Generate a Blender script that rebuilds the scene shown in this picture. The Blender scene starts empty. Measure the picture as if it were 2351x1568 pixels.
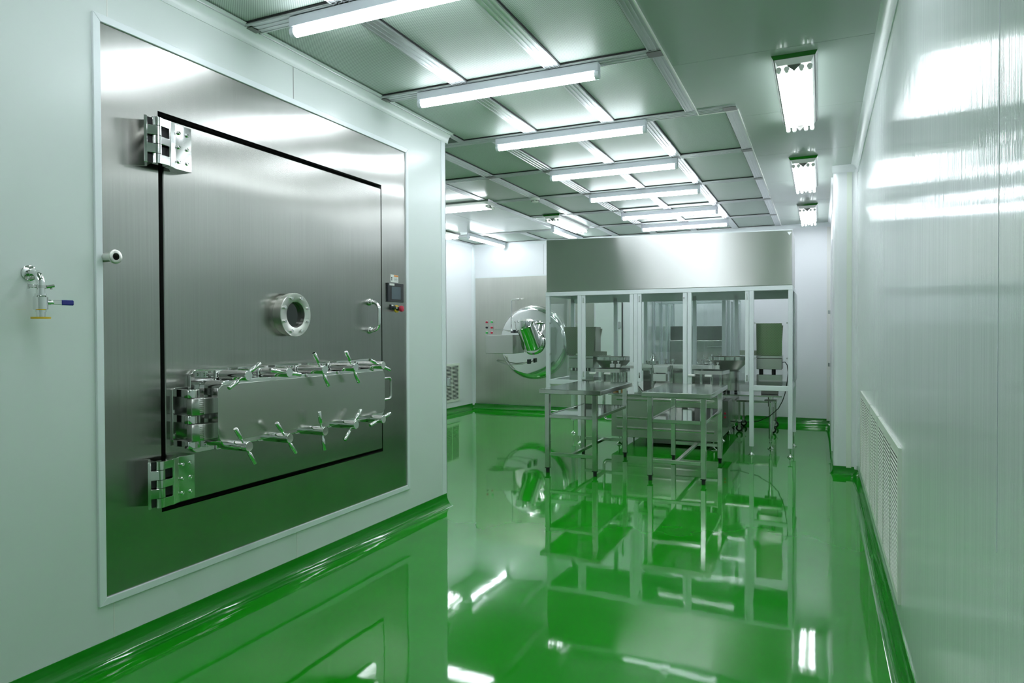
import bpy, bmesh, math, random
from mathutils import Vector, Matrix

random.seed(7)
D = bpy.data
C = bpy.context.scene.collection
SC = bpy.context.scene
PI = math.pi

# ------------------------------------------------------------------ camera, world, exposure
F_PX = 1567.6
YAW, PITCH, ROLL = math.radians(24.319), math.radians(-0.791), math.radians(-0.219)
fw = Vector((-math.sin(YAW) * math.cos(PITCH), math.cos(YAW) * math.cos(PITCH), math.sin(PITCH)))
rt0 = Vector((math.cos(YAW), math.sin(YAW), 0))
up0 = rt0.cross(fw)
rt = rt0 * math.cos(ROLL) + up0 * math.sin(ROLL)
up = rt.cross(fw)
cam_data = D.cameras.new('camera')
cam_data.sensor_width = 36
cam_data.lens = F_PX / 2351 * 36
cam_data.clip_start = 0.02
cam = D.objects.new('camera', cam_data)
C.objects.link(cam)
M = Matrix((rt, up, -fw)).transposed().to_4x4()
M.translation = Vector((0, 0, 1.25))
cam.matrix_world = M
SC.camera = cam

w = D.worlds.new('world')
w.use_nodes = True
w.node_tree.nodes['Background'].inputs[0].default_value = (0.6, 0.7, 0.7, 1)
w.node_tree.nodes['Background'].inputs[1].default_value = 0.05
SC.world = w
SC.view_settings.view_transform = 'Standard'
SC.view_settings.look = 'None'
SC.view_settings.gamma = 1
SC.view_settings.use_curve_mapping = False
SC.view_settings.exposure = 0.60
LAMP = 19.0       # strength of the fluorescent tubes
try:
    SC.cycles.max_bounces = 10
    SC.cycles.glossy_bounces = 6
    SC.cycles.diffuse_bounces = 5
    SC.cycles.transparent_max_bounces = 16
    SC.cycles.caustics_reflective = True
    SC.cycles.blur_glossy = 0.5
except Exception:
    pass

XL, XR, H, YF = -2.47, 0.29, 2.68, 9.95      # left wall, right wall, ceiling, far wall
XA, YC = -5.2, 4.30                           # left wall of the alcove, end of the near left wall
YB = -3.0

# ------------------------------------------------------------------ materials
def nodes(name):
    m = D.materials.new(name)
    m.use_nodes = True
    nt = m.node_tree
    b = nt.nodes['Principled BSDF']
    return m, nt, b

def bump_noise(nt, b, scale, strength, dist=0.01, detail=2, coat=False, chain=None, coords='Object'):
    tc = nt.nodes.new('ShaderNodeTexCoord')
    mp = nt.nodes.new('ShaderNodeMapping')
    mp.inputs['Scale'].default_value = scale
    nz = nt.nodes.new('ShaderNodeTexNoise')
    nz.inputs['Scale'].default_value = 1.0
    nz.inputs['Detail'].default_value = detail
    bp = nt.nodes.new('ShaderNodeBump')
    bp.inputs['Strength'].default_value = strength
    bp.inputs['Distance'].default_value = dist
    nt.links.new(tc.outputs[coords], mp.inputs[0])
    nt.links.new(mp.outputs[0], nz.inputs['Vector'])
    nt.links.new(nz.outputs[0], bp.inputs['Height'])
    if chain:
        nt.links.new(chain.outputs[0], bp.inputs['Normal'])
    nt.links.new(bp.outputs[0], b.inputs['Normal'])
    if coat:
        nt.links.new(bp.outputs[0], b.inputs['Coat Normal'])
    return bp

def noise_color(nt, b, scale, c1, c2, lo=0.35, hi=0.65, detail=3, rough=None):
    tc = nt.nodes.new('ShaderNodeTexCoord')
    mp = nt.nodes.new('ShaderNodeMapping')
    mp.inputs['Scale'].default_value = scale
    nz = nt.nodes.new('ShaderNodeTexNoise')
    nz.inputs['Scale'].default_value = 1.0
    nz.inputs['Detail'].default_value = detail
    cr = nt.nodes.new('ShaderNodeValToRGB')
    cr.color_ramp.elements[0].position = lo
    cr.color_ramp.elements[1].position = hi
    cr.color_ramp.elements[0].color = (*c1, 1)
    cr.color_ramp.elements[1].color = (*c2, 1)
    nt.links.new(tc.outputs['Object'], mp.inputs[0])
    nt.links.new(mp.outputs[0], nz.inputs['Vector'])
    nt.links.new(nz.outputs[0], cr.inputs[0])
    nt.links.new(cr.outputs[0], b.inputs['Base Color'])
    if rough:
        mr = nt.nodes.new('ShaderNodeMapRange')
        mr.inputs['From Min'].default_value = lo
        mr.inputs['From Max'].default_value = hi
        mr.inputs['To Min'].default_value = rough[0]
        mr.inputs['To Max'].default_value = rough[1]
        nt.links.new(nz.outputs[0], mr.inputs[0])
        nt.links.new(mr.outputs[0], b.inputs['Roughness'])

def plain(name, col, rough=0.4, metal=0.0, coat=0.0, spec=0.5):
    m, nt, b = nodes(name)
    b.inputs['Base Color'].default_value = (*col, 1)
    b.inputs['Roughness'].default_value = rough
    b.inputs['Metallic'].default_value = metal
    b.inputs['Coat Weight'].default_value = coat
    b.inputs['Specular IOR Level'].default_value = spec
    return m

MT = {}
def mk_paint(name, col, rough, bump=0.03, spec=0.5):
    m, nt, b = nodes(name)
    b.inputs['Base Color'].default_value = (*col, 1)
    b.inputs['Roughness'].default_value = rough
    b.inputs['Specular IOR Level'].default_value = spec
    bump_noise(nt, b, (2, 2, 2), bump, 0.02, 2)
    return m
MT['wall'] = mk_paint('painted_wall_panel', (0.71, 0.76, 0.74), 0.30)
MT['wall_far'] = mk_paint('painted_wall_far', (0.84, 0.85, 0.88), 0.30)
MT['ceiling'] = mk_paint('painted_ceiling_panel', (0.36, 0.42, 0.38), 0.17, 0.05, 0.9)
MT['cream'] = plain('cream_plastic', (0.80, 0.84, 0.76), 0.4)

# glossy filmed wall with fine vertical streaks
m, nt, b = nodes('filmed_wall_panel')
noise_color(nt, b, (90, 90, 0.5), (0.74, 0.79, 0.80), (0.83, 0.87, 0.88), 0.3, 0.7, 3)
b.inputs['Roughness'].default_value = 0.09
b.inputs['Specular IOR Level'].default_value = 0.35
b1 = bump_noise(nt, b, (160, 160, 0.9), 0.16, 0.004, 3)
bump_noise(nt, b, (1.6, 1.6, 0.8), 0.10, 0.03, 2, chain=b1)
MT['wall_film'] = m

# green epoxy floor
m, nt, b = nodes('green_epoxy')
noise_color(nt, b, (3.0, 3.0, 3.0), (0.007, 0.29, 0.005), (0.010, 0.345, 0.008), 0.2, 0.8, 2)
b.inputs['Roughness'].default_value = 0.04
b.inputs['Specular IOR Level'].default_value = 0.6
b1 = bump_noise(nt, b, (2.2, 2.2, 2.2), 0.07, 0.02, 0)
bump_noise(nt, b, (14, 14, 14), 0.035, 0.003, 1, chain=b1)
MT['floor'] = m
m, nt, b = nodes('green_cove')
b.inputs['Base Color'].default_value = (0.006, 0.24, 0.008, 1)
b.inputs['Roughness'].default_value = 0.07
b.inputs['Specular IOR Level'].default_value = 0.6
bump_noise(nt, b, (4, 4, 60), 0.12, 0.01, 2)
MT['cove'] = m

def steel(name, col=(0.60, 0.60, 0.58), rough=0.3, aniso=0.0, scale=(220, 220, 2.5), bs=0.05, wave=0.0, dirt=False):
    m, nt, b = nodes(name)
    b.inputs['Metallic'].default_value = 1.0
    b.inputs['Base Color'].default_value = (*col, 1)
    b.inputs['Roughness'].default_value = rough
    if aniso:
        b.inputs['Anisotropic'].default_value = abs(aniso)
        b.inputs['Anisotropic Rotation'].default_value = 0.0 if aniso > 0 else 0.25
        tg = nt.nodes.new('ShaderNodeTangent')
        tg.direction_type = 'RADIAL'
        tg.axis = 'Z'
        nt.links.new(tg.outputs[0], b.inputs['Tangent'])
    if dirt:
        noise_color(nt, b, (2.3, 2.3, 1.3), tuple(c * 0.84 for c in col), col, 0.2, 0.8, 2)
        # fine vertical brushing: lighter and darker hairlines
        tc2 = nt.nodes.new('ShaderNodeTexCoord'); mp2 = nt.nodes.new('ShaderNodeMapping'); nz2 = nt.nodes.new('ShaderNodeTexNoise')
        mp2.inputs['Scale'].default_value = (170, 170, 1.6)
        nz2.inputs['Scale'].default_value = 1.0; nz2.inputs['Detail'].default_value = 3
        mr2 = nt.nodes.new('ShaderNodeMapRange'); mr2.inputs['From Min'].default_value = .3; mr2.inputs['From Max'].default_value = .7
        mr2.inputs['To Min'].default_value = .95; mr2.inputs['To Max'].default_value = 1.04
        vm = nt.nodes.new('ShaderNodeVectorMath'); vm.operation = 'SCALE'
        nt.links.new(tc2.outputs['Object'], mp2.inputs[0]); nt.links.new(mp2.outputs[0], nz2.inputs['Vector'])
        nt.links.new(nz2.outputs[0], mr2.inputs[0])
        src_ = b.inputs['Base Color'].links[0].from_socket
        nt.links.new(src_, vm.inputs[0]); nt.links.new(mr2.outputs[0], vm.inputs['Scale'])
        nt.links.new(vm.outputs[0], b.inputs['Base Color'])
    b1 = None
    if bs:
        b1 = bump_noise(nt, b, scale, bs, 0.002, 3)
    if wave:
        bump_noise(nt, b, (1.2, 1.2, 2.8), wave, 0.03, 0, chain=b1)
    return m
MT['door_steel'] = steel('brushed_door_steel', (0.42, 0.42, 0.395), 0.25, 0.92, (260, 260, 3), 0.03, 0.26, True)
MT['wall_steel'] = steel('wall_panel_steel', (0.64, 0.64, 0.59), 0.36, 0.5, (260, 260, 3), 0.03, 0.12, True)
MT['brushed'] = steel('brushed_steel', (0.56, 0.56, 0.53), 0.26, 0.5, (200, 200, 8), 0.03)
MT['hood_steel'] = steel('brushed_hood_steel', (0.62, 0.62, 0.605), 0.36, -0.95, (4, 4, 240), 0.03, 0.14)
MT['satin'] = steel('satin_steel', (0.66, 0.66, 0.61), 0.30, 0.0, bs=0)
MT['polish'] = steel('polished_steel', (0.72, 0.72, 0.71), 0.09, 0.0, bs=0)
MT['mirror'] = steel('mirror_steel', (0.80, 0.80, 0.79), 0.05, 0.0, bs=0, wave=0.05)
MT['table_steel'] = steel('table_steel', (0.62, 0.62, 0.60), 0.12, 0.0, (60, 60, 60), 0.01)
MT['bin_steel'] = steel('dull_bin_steel', (0.36, 0.37, 0.32), 0.34, 0.0, (90, 90, 90), 0.03)
MT['dark_steel'] = steel('dark_steel', (0.22, 0.22, 0.21), 0.3, 0.0, bs=0)
MT['rim_steel'] = steel('dull_rim_steel', (0.34, 0.34, 0.34), 0.12, 0.0, bs=0)
MT['alu'] = plain('aluminium_bar', (0.60, 0.62, 0.63), 0.30, 0.85)
MT['alu_white'] = plain('pale_anodised_profile', (0.80, 0.84, 0.86), 0.38, 0.05)
MT['black'] = plain('black_rubber_and_shade', (0.006, 0.006, 0.007), 0.55)
MT['void'] = plain('recess_shade', (0.002, 0.002, 0.003), 0.8)  # near black, painted in place of the shade inside recesses
MT['white'] = plain('white_plastic', (0.78, 0.78, 0.75), 0.35)
MT['lamp_body'] = plain('lamp_housing', (0.66, 0.68, 0.74), 0.4)
MT['clear'] = plain('clear_end_cap', (0.75, 0.78, 0.85), 0.1)
MT['blue'] = plain('blue_grip', (0.006, 0.01, 0.22), 0.25, coat=0.5)
MT['yellow'] = plain('yellow_plastic', (0.72, 0.46, 0.02), 0.4)
MT['orange'] = plain('orange_label', (0.75, 0.25, 0.04), 0.5)
MT['red'] = plain('red_button', (0.55, 0.02, 0.06), 0.3)
MT['green_b'] = plain('green_button', (0.05, 0.55, 0.12), 0.3)
MT['brass'] = plain('brass', (0.5, 0.26, 0.08), 0.35, 1.0)
MT['dark_plastic'] = plain('dark_plastic', (0.018, 0.021, 0.026), 0.35)
MT['screen'] = plain('screen_glass', (0.10, 0.13, 0.15), 0.1)
MT['sight'] = plain('sight_glass', (0.012, 0.013, 0.013), 0.03, spec=0.8)
MT['hose'] = plain('grey_hose', (0.35, 0.38, 0.34), 0.4)

def emis(name, col, s):
    m, nt, b = nodes(name)
    b.inputs['Base Color'].default_value = (0.8, 0.8, 0.8, 1)
    b.inputs['Emission Color'].default_value = (*col, 1)
    b.inputs['Emission Strength'].default_value = s
    return m
MT['tube'] = emis('glowing_tube', (0.88, 0.94, 1.0), LAMP)
MT['tube2'] = emis('glowing_tube_pair', (0.88, 0.95, 1.0), LAMP * 0.38)

# clear acrylic sheet
m = D.materials.new('clear_acrylic')
m.use_nodes = True
nt = m.node_tree
nt.nodes.clear()
out = nt.nodes.new('ShaderNodeOutputMaterial')
mix = nt.nodes.new('ShaderNodeMixShader')
tr = nt.nodes.new('ShaderNodeBsdfTransparent')
tr.inputs[0].default_value = (0.92, 0.95, 0.94, 1)
gl = nt.nodes.new('ShaderNodeBsdfGlossy')
gl.inputs['Roughness'].default_value = 0.03
lw = nt.nodes.new('ShaderNodeLayerWeight')
lw.inputs[0].default_value = 0.5
pw = nt.nodes.new('ShaderNodeMath'); pw.operation = 'POWER'; pw.inputs[1].default_value = 4.0
ma = nt.nodes.new('ShaderNodeMath'); ma.operation = 'MULTIPLY_ADD'; ma.inputs[1].default_value = 0.7; ma.inputs[2].default_value = 0.05
nt.links.new(lw.outputs['Facing'], pw.inputs[0])
nt.links.new(pw.outputs[0], ma.inputs[0])
nt.links.new(ma.outputs[0], mix.inputs[0])
nt.links.new(tr.outputs[0], mix.inputs[1])
nt.links.new(gl.outputs[0], mix.inputs[2])
nt.links.new(mix.outputs[0], out.inputs[0])
MT['acrylic'] = m

def perforated(name, base, hole, pitch, metal, rough, axes='XY', size=0.30):
    m, nt, b = nodes(name)
    tc = nt.nodes.new('ShaderNodeTexCoord')
    sp = nt.nodes.new('ShaderNodeSeparateXYZ')
    nt.links.new(tc.outputs['Object'], sp.inputs[0])
    def frac(a, add=0.0):
        d = nt.nodes.new('ShaderNodeMath'); d.operation = 'MULTIPLY_ADD'
        nt.links.new(sp.outputs[a], d.inputs[0]); d.inputs[1].default_value = 1.0 / pitch; d.inputs[2].default_value = add
        f = nt.nodes.new('ShaderNodeMath'); f.operation = 'FRACT'
        nt.links.new(d.outputs[0], f.inputs[0])
        s = nt.nodes.new('ShaderNodeMath'); s.operation = 'SUBTRACT'
        nt.links.new(f.outputs[0], s.inputs[0]); s.inputs[1].default_value = 0.5
        q = nt.nodes.new('ShaderNodeMath'); q.operation = 'MULTIPLY'
        nt.links.new(s.outputs[0], q.inputs[0]); nt.links.new(s.outputs[0], q.inputs[1])
        return q
    def dot(add):
        a, c = frac(axes[0], add + 500), frac(axes[1], add + 500)
        s = nt.nodes.new('ShaderNodeMath'); s.operation = 'ADD'
        nt.links.new(a.outputs[0], s.inputs[0]); nt.links.new(c.outputs[0], s.inputs[1])
        l = nt.nodes.new('ShaderNodeMath'); l.operation = 'LESS_THAN'
        nt.links.new(s.outputs[0], l.inputs[0]); l.inputs[1].default_value = size * size
        return l
    d1, d2 = dot(0.0), dot(0.5)
    mx = nt.nodes.new('ShaderNodeMath'); mx.operation = 'MAXIMUM'
    nt.links.new(d1.outputs[0], mx.inputs[0]); nt.links.new(d2.outputs[0], mx.inputs[1])
    mc = nt.nodes.new('ShaderNodeMix'); mc.data_type = 'RGBA'
    mc.inputs['A'].default_value = (*base, 1)
    mc.inputs['B'].default_value = (*hole, 1)
    nt.links.new(mx.outputs[0], mc.inputs['Factor'])
    nt.links.new(mc.outputs['Result'], b.inputs['Base Color'])
    b.inputs['Roughness'].default_value = rough
    b.inputs['Metallic'].default_value = metal
    return m
MT['perf'] = perforated('perforated_diffuser', (0.58, 0.66, 0.61), (0.20, 0.27, 0.23), 0.0105, 0.0, 0.50, size=0.25)
MT['perf_bin'] = perforated('perforated_bin_steel', (0.40, 0.40, 0.34), (0.30, 0.30, 0.25), 0.026, 1.0, 0.28, axes='XZ', size=0.13)

# ------------------------------------------------------------------ builders
class MB:
    """collects shapes in world coordinates, links them as one mesh object"""
    def __init__(s):
        s.bm = bmesh.new()
    def box(s, x0, x1, y0, y1, z0, z1, bev=0.0):
        r = bmesh.ops.create_cube(s.bm, size=1)
        vs = r['verts']
        for v in vs:
            v.co = Vector((x0 + (v.co.x + .5) * (x1 - x0), y0 + (v.co.y + .5) * (y1 - y0), z0 + (v.co.z + .5) * (z1 - z0)))
        if bev:
            es = list({e for v in vs for e in v.link_edges})
            bmesh.ops.bevel(s.bm, geom=es, offset=bev, segments=1, affect='EDGES')
        return s
    def cyl(s, a, b, r, r2=None, seg=24, caps=True):
        a, b = Vector(a), Vector(b)
        d = b - a
        L = d.length
        q = Vector((0, 0, 1)).rotation_difference(d.normalized())
        m = Matrix.Translation((a + b) / 2) @ q.to_matrix().to_4x4()
        bmesh.ops.create_cone(s.bm, cap_ends=caps, segments=seg, radius1=r, radius2=r if r2 is None else r2, depth=L, matrix=m)
        return s
    def lathe(s, o, ax, prof, seg=40, close=False):
        """prof: (t along axis, radius)"""
        o, ax = Vector(o), Vector(ax).normalized()
        q = Vector((0, 0, 1)).rotation_difference(ax)
        rings = []
        for t, r in prof:
            ring = []
            for i in range(seg):
                a = 2 * PI * i / seg
                ring.append(s.bm.verts.new(o + q @ Vector((r * math.cos(a), r * math.sin(a), t))))
            rings.append(ring)
        n = len(rings)
        for k in range(n if close else n - 1):
            A, B = rings[k], rings[(k + 1) % n]
            for i in range(seg):
                j = (i + 1) % seg
                s.bm.faces.new((A[i], A[j], B[j], B[i]))
        if not close:
            if prof[0][1] > 1e-5: s.bm.faces.new(list(reversed(rings[0])))
            if prof[-1][1] > 1e-5: s.bm.faces.new(rings[-1])
        return s
    def tube(s, pts, r, seg=14, rs=None):
        pts = [Vector(p) for p in pts]
        n = len(pts)
        rings = []
        prev = None
        for i, p in enumerate(pts):
            t = (pts[min(i + 1, n - 1)] - pts[max(i - 1, 0)]).normalized()
            if prev is None:
                a = t.orthogonal().normalized()
            else:
                a = (prev - t * prev.dot(t)).normalized()
            prev = a
            b = t.cross(a)
            rr = rs[i] if rs else r
            rings.append([s.bm.verts.new(p + (a * math.cos(2 * PI * k / seg) + b * math.sin(2 * PI * k / seg)) * rr) for k in range(seg)])
        for k in range(n - 1):
            for i in range(seg):
                j = (i + 1) % seg
                s.bm.faces.new((rings[k][i], rings[k][j], rings[k + 1][j], rings[k + 1][i]))
        s.bm.faces.new(list(reversed(rings[0])))
        s.bm.faces.new(rings[-1])
        return s
    def prism(s, poly, plane, t0, t1, bev=0.0):
        """poly in two axes, extruded along the third: plane 'xy' 'yz' 'xz'"""
        def P(a, b, t):
            return {'xy': (a, b, t), 'yz': (t, a, b), 'xz': (a, t, b)}[plane]
        A = [s.bm.verts.new(P(a, b, t0)) for a, b in poly]
        B = [s.bm.verts.new(P(a, b, t1)) for a, b in poly]
        fs = [s.bm.faces.new(A), s.bm.faces.new(list(reversed(B)))]
        n = len(poly)
        for i in range(n):
            j = (i + 1) % n
            fs.append(s.bm.faces.new((A[j], A[i], B[i], B[j])))
        bmesh.ops.recalc_face_normals(s.bm, faces=fs)
        if bev:
            es = list({e for f in fs for e in f.edges})
            bmesh.ops.bevel(s.bm, geom=es, offset=bev, segments=1, affect='EDGES')
        return s
    def ring(s, x0, x1, y0, y1, t, z0, z1):
        vs = []
        for z in (z0, z1):
            for d_ in (0, t):
                vs.append([s.bm.verts.new(p) for p in ((x0 + d_, y0 + d_, z), (x1 - d_, y0 + d_, z), (x1 - d_, y1 - d_, z), (x0 + d_, y1 - d_, z))])
        o0, i0, o1, i1 = vs
        for k in range(4):
            j = (k + 1) % 4
            s.bm.faces.new((o0[k], o0[j], o1[j], o1[k])); s.bm.faces.new((i0[j], i0[k], i1[k], i1[j]))
            s.bm.faces.new((o0[j], o0[k], i0[k], i0[j])); s.bm.faces.new((o1[k], o1[j], i1[j], i1[k]))
        return s
    def split(s, name, mat, parent, **kw):
        """link every separate piece as an object of its own"""
        left = set(s.bm.verts)
        out = []
        while left:
            st = [left.pop()]
            isl = []
            while st:
                v = st.pop(); isl.append(v)
                for e in v.link_edges:
                    o = e.other_vert(v)
                    if o in left: left.discard(o); st.append(o)
            idx = {v: k for k, v in enumerate(isl)}
            m_ = MB()
            nv = [m_.bm.verts.new(v.co) for v in isl]
            for f in {f for v in isl for f in v.link_faces}:
                m_.bm.faces.new([nv[idx[v]] for v in f.verts])
            out.append(m_.build(name, mat, parent, **kw))
        s.bm.free()
        return out
    def build(s, name, mat, parent=None, smooth=True, angle=35, **props):
        bmesh.ops.recalc_face_normals(s.bm, faces=s.bm.faces)
        me = D.meshes.new(name)
        if parent is None:
            xs = [v.co for v in s.bm.verts]
            lo = Vector((min(c.x for c in xs), min(c.y for c in xs), min(c.z for c in xs)))
            hi = Vector((max(c.x for c in xs), max(c.y for c in xs), max(c.z for c in xs)))
            org = Vector(((lo.x + hi.x) / 2, (lo.y + hi.y) / 2, lo.z))
        else:
            org = Vector()
            p = parent
            while p:
                org += p.location
                p = p.parent
        for v in s.bm.verts:
            v.co -= org
        s.bm.to_mesh(me)
        s.bm.free()
        me.materials.append(MT[mat])
        if smooth:
            me.polygons.foreach_set('use_smooth', [True] * len(me.polygons))
            try:
                me.set_sharp_from_angle(angle=math.radians(angle))
            except Exception:
                pass
        o = D.objects.new(name, me)
        C.objects.link(o)
        if parent is None:
            o.location = org
        else:
            o.parent = parent
        for k, v in props.items():
            o[k] = v
        return o

def thing(name, loc, label, cat, group=None):
    o = D.objects.new(name, None)
    o.empty_display_size = 0.1
    C.objects.link(o)
    o.location = loc
    o['label'] = label
    o['category'] = cat
    if group: o['group'] = group
    return o

def tag(o, label, cat, group=None):
    o['label'] = label
    o['category'] = cat
    if group: o['group'] = group
    return o

def kids(o):
    return [c for c in D.objects if c.parent == o]

def copy_thing(src, loc, label, group=None):
    r = src.copy(); C.objects.link(r); r.location = loc; r['label'] = label
    if group: r['group'] = group
    for ch in kids(src):
        c = ch.copy(); C.objects.link(c); c.parent = r
        for g in kids(ch):
            d = g.copy(); C.objects.link(d); d.parent = c
    return r

def ST(o):
    o['kind'] = 'structure'
    return o

def arc(cx, cy, r, a0, a1, n=8):
    return [(cx + r * math.cos(math.radians(a0 + (a1 - a0) * i / n)), cy + r * math.sin(math.radians(a0 + (a1 - a0) * i / n))) for i in range(n + 1)]

def fillet(pts, r, n=6):
    """round the inner corners of a 3-D polyline"""
    pts = [Vector(p) for p in pts]
    out = [pts[0]]
    for i in range(1, len(pts) - 1):
        a, b, c = pts[i - 1], pts[i], pts[i + 1]
        u, v = (a - b).normalized(), (c - b).normalized()
        ang = u.angle(v)
        d = r / math.tan(ang / 2)
        p0, p1 = b + u * d, b + v * d
        cen = b + (u + v).normalized() * (r / math.sin(ang / 2))
        e0, e1 = p0 - cen, p1 - cen
        tot = e0.angle(e1)
        for k in range(n + 1):
            t = k / n
            out.append(cen + (e0 * math.sin((1 - t) * tot) + e1 * math.sin(t * tot)) / math.sin(tot))
    out.append(pts[-1])
    return out

# ------------------------------------------------------------------ room shell
ST(MB().box(XA - .2, XR + .2, YB - .2, YF + .3, -.12, 0).build('floor', 'floor'))
# near left wall (a solid block: plant room behind it) with an opening around the freeze dryer face
mb = MB()
mb.box(XL - .25, XL, YB, 1.70, 0, H)
mb.box(XL - .25, XL, 3.785, YC, 0, H)
mb.box(XL - .25, XL, 1.70, 3.785, 0, .25)
mb.box(XL - .25, XL, 1.70, 3.785, 2.41, H)
ST(mb.build('wall_left', 'wall'))
ST(MB().box(XA - .1, XL - .25, YC - .1, YC, 0, H).build('wall_alcove_front', 'wall'))
ST(MB().box(XA - .1, XA, YC, YF + .1, 0, H).build('wall_alcove_left', 'wall_far'))
ST(MB().box(XA, XR + .2, YF, YF + .15, 0, H).build('wall_far', 'wall_far'))
ST(MB().box(XR, XR + .15, YB, 6.62, 0, H).build('wall_right', 'wall_film'))
ST(MB().box(XL - .25, XR + .15, YB - .15, YB, 0, H).build('wall_back', 'wall'))
# right-hand column with rounded corners and the stepped-in wall beyond it
poly = [(.45, 6.60), (.45, 7.05), (.105, 7.05)] + arc(.145, 6.64, .04, 180, 270, 8) + [(.29, 6.60)]
ST(MB().prism(poly, 'xy', 0, H).build('wall_right_column', 'wall_far'))
ST(MB().box(.12, .45, 7.05, YF, 0, H).build('wall_right_far', 'wall_far'))
# pale joint strip on the column and grooved trims
ST(MB().box(.205, .245, 6.594, 6.602, .06, 2.62).build('trim_1', 'cream'))
ST(MB().prism([(.245, 6.60), (.29, 6.60), (.29, 6.56)] + arc(.25, 6.56, .04, 0, 90, 6)[1:-1], 'xy', .05, 2.64).build('trim_2', 'wall_far'))

# ceiling boards (smooth painted), 4 mm joints, with the filter field left open
YL = [0.25, 1.35, 2.44, 3.51, 4.57, 5.67, 6.77, 7.87, 8.95, 10.0]
mb = MB()
def board(x0, x1, y0, y1):
    g = .0015
    mb.box(x0 + g, x1 - g, y0 + g, y1 - g, H, H + .03)
ys_r = [YB, -1.95, -.8, .38, 1.5, 2.62, 3.73, 4.80, 5.93, 7.05, 8.17, 9.29, YF]
for a, b_ in zip(ys_r[:-1], ys_r[1:]):
    if b_ < 4:
        board(-.735, XR, a, b_)
    else:
        board(-.49, XR, a, b_)
mb.box(-.7335, -.4885, 3.7315, 4.60, H, H + .03)
board(XL, -.735, YB, .25)
for a, b_ in ((YC, 5.62), (5.62, 6.745), (6.745, 7.83), (7.83, 8.90)):
    board(XA, -4.05, a, b_)
    board(-4.05, -3.375, a, b_)
board(-3.28, -2.82, 5.725, 6.715)
board(-3.28, -2.82, 7.925, 8.895)
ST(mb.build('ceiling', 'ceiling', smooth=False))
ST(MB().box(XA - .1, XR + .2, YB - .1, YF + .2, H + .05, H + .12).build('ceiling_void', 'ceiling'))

# aluminium grid bars with fine ribs
def bar(mb, x0, x1, y0, y1, along):
    mb.box(x0, x1, y0, y1, H - .006, H + .028)
    if along == 'y':
        w_ = x1 - x0
        for f in (.08, .36, .64, .92):
            xc = x0 + w_ * f
            mb.box(xc - .0035, xc + .0035, y0, y1, H - .0085, H - .006)
    else:
        w_ = y1 - y0
        for f in (.08, .36, .64, .92):
            yc = y0 + w_ * f
            mb.box(x0, x1, yc - .0035, yc + .0035, H - .0085, H - .006)
colsA = [(-2.43, -1.94), (-1.84, -1.365), (-1.275, -.805)]
colsB = [(-2.72, -2.255), (-2.15, -1.67), (-1.585, -1.12), (-1.035, -.565)]
rows = []       # (y0, y1, [columns])
for i in range(4):
    rows.append((YL[i] + .052, YL[i + 1] - .052, list(colsA)))
for i in range(4, 9):
    cs = list(colsB)
    if i in (4, 6): cs = [(-3.285, -2.82)] + cs
    if i == 8: cs = [(-5.13, -4.65), (-4.56, -3.95), (-3.86, -3.38), (-3.285, -2.82)] + cs
    rows.append((YL[i] + .052, (YL[i + 1] - .052) if i < 8 else 9.90, cs))
mb = MB()
for x0, x1 in ((-2.47, -2.43), (-1.94, -1.84), (-1.365, -1.275), (-.805, -.735)):
    bar(mb, x0, x1, YL[0] - .052, 4.518, 'y')
for k in range(5):
    y = YL[k]
    if k < 4: bar(mb, -2.47, -.735, y - .052, y + .052, 'x')
ST(mb.build('trim_3', 'alu'))
mb = MB()
bar(mb, -3.375, -.49, 4.518, 4.622, 'x')
for x0, x1 in ((-2.255, -2.15), (-1.67, -1.585), (-1.12, -1.035), (-.565, -.49), (-2.82, -2.72), (-3.375, -3.285)):
    bar(mb, x0, x1, 4.622, YF - .0, 'y')
for k in range(5, 9):
    bar(mb, -3.285, -.565, YL[k] - .052, YL[k] + .052, 'x')
bar(mb, XA, -3.375, 8.90, 9.002, 'x')
bar(mb, XA, -.49, 9.90, YF, 'x')
for x0, x1 in ((XA, -5.13), (-4.65, -4.56), (-3.95, -3.86), (-3.38, -3.375)):
    bar(mb, x0, x1, 9.002, 9.90, 'y')
ST(mb.build('trim_4', 'alu'))
# dark joint plates at the crossings
mb = MB()
for y in YL[2:4]:
    for x in (-2.45,):
        mb.box(x - .03, x + .04, y - .03, y + .03, H - .011, H - .008)
    mb.box(-.815, -.735, y - .035, y + .035, H - .011, H - .008)
for y in YL[5:9]:
    mb.box(-.57, -.49, y - .035, y + .035, H - .011, H - .008)
    mb.box(-2.81, -2.73, y - .03, y + .03, H - .011, H - .008)
    mb.box(-2.245, -2.16, y - .03, y + .03, H - .011, H - .008)
mb.box(-.57, -.49, 4.53, 4.6, H - .011, H - .008)
ST(mb.build('trim_5', 'dark_steel'))
# thin bright edge round the filter field
mb = MB()
mb.box(-.737, -.731, .2, 4.62, H - .012, H + .002)
mb.box(-.737, -.486, 4.617, 4.624, H - .012, H + .002)
mb.box(-.490, -.484, 4.622, YF - .05, H - .012, H + .002)
ST(mb.build('trim_6', 'white'))

ORD = ['first', 'second', 'third', 'fourth', 'fifth', 'sixth', 'seventh', 'eighth', 'ninth', 'tenth']
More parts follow.
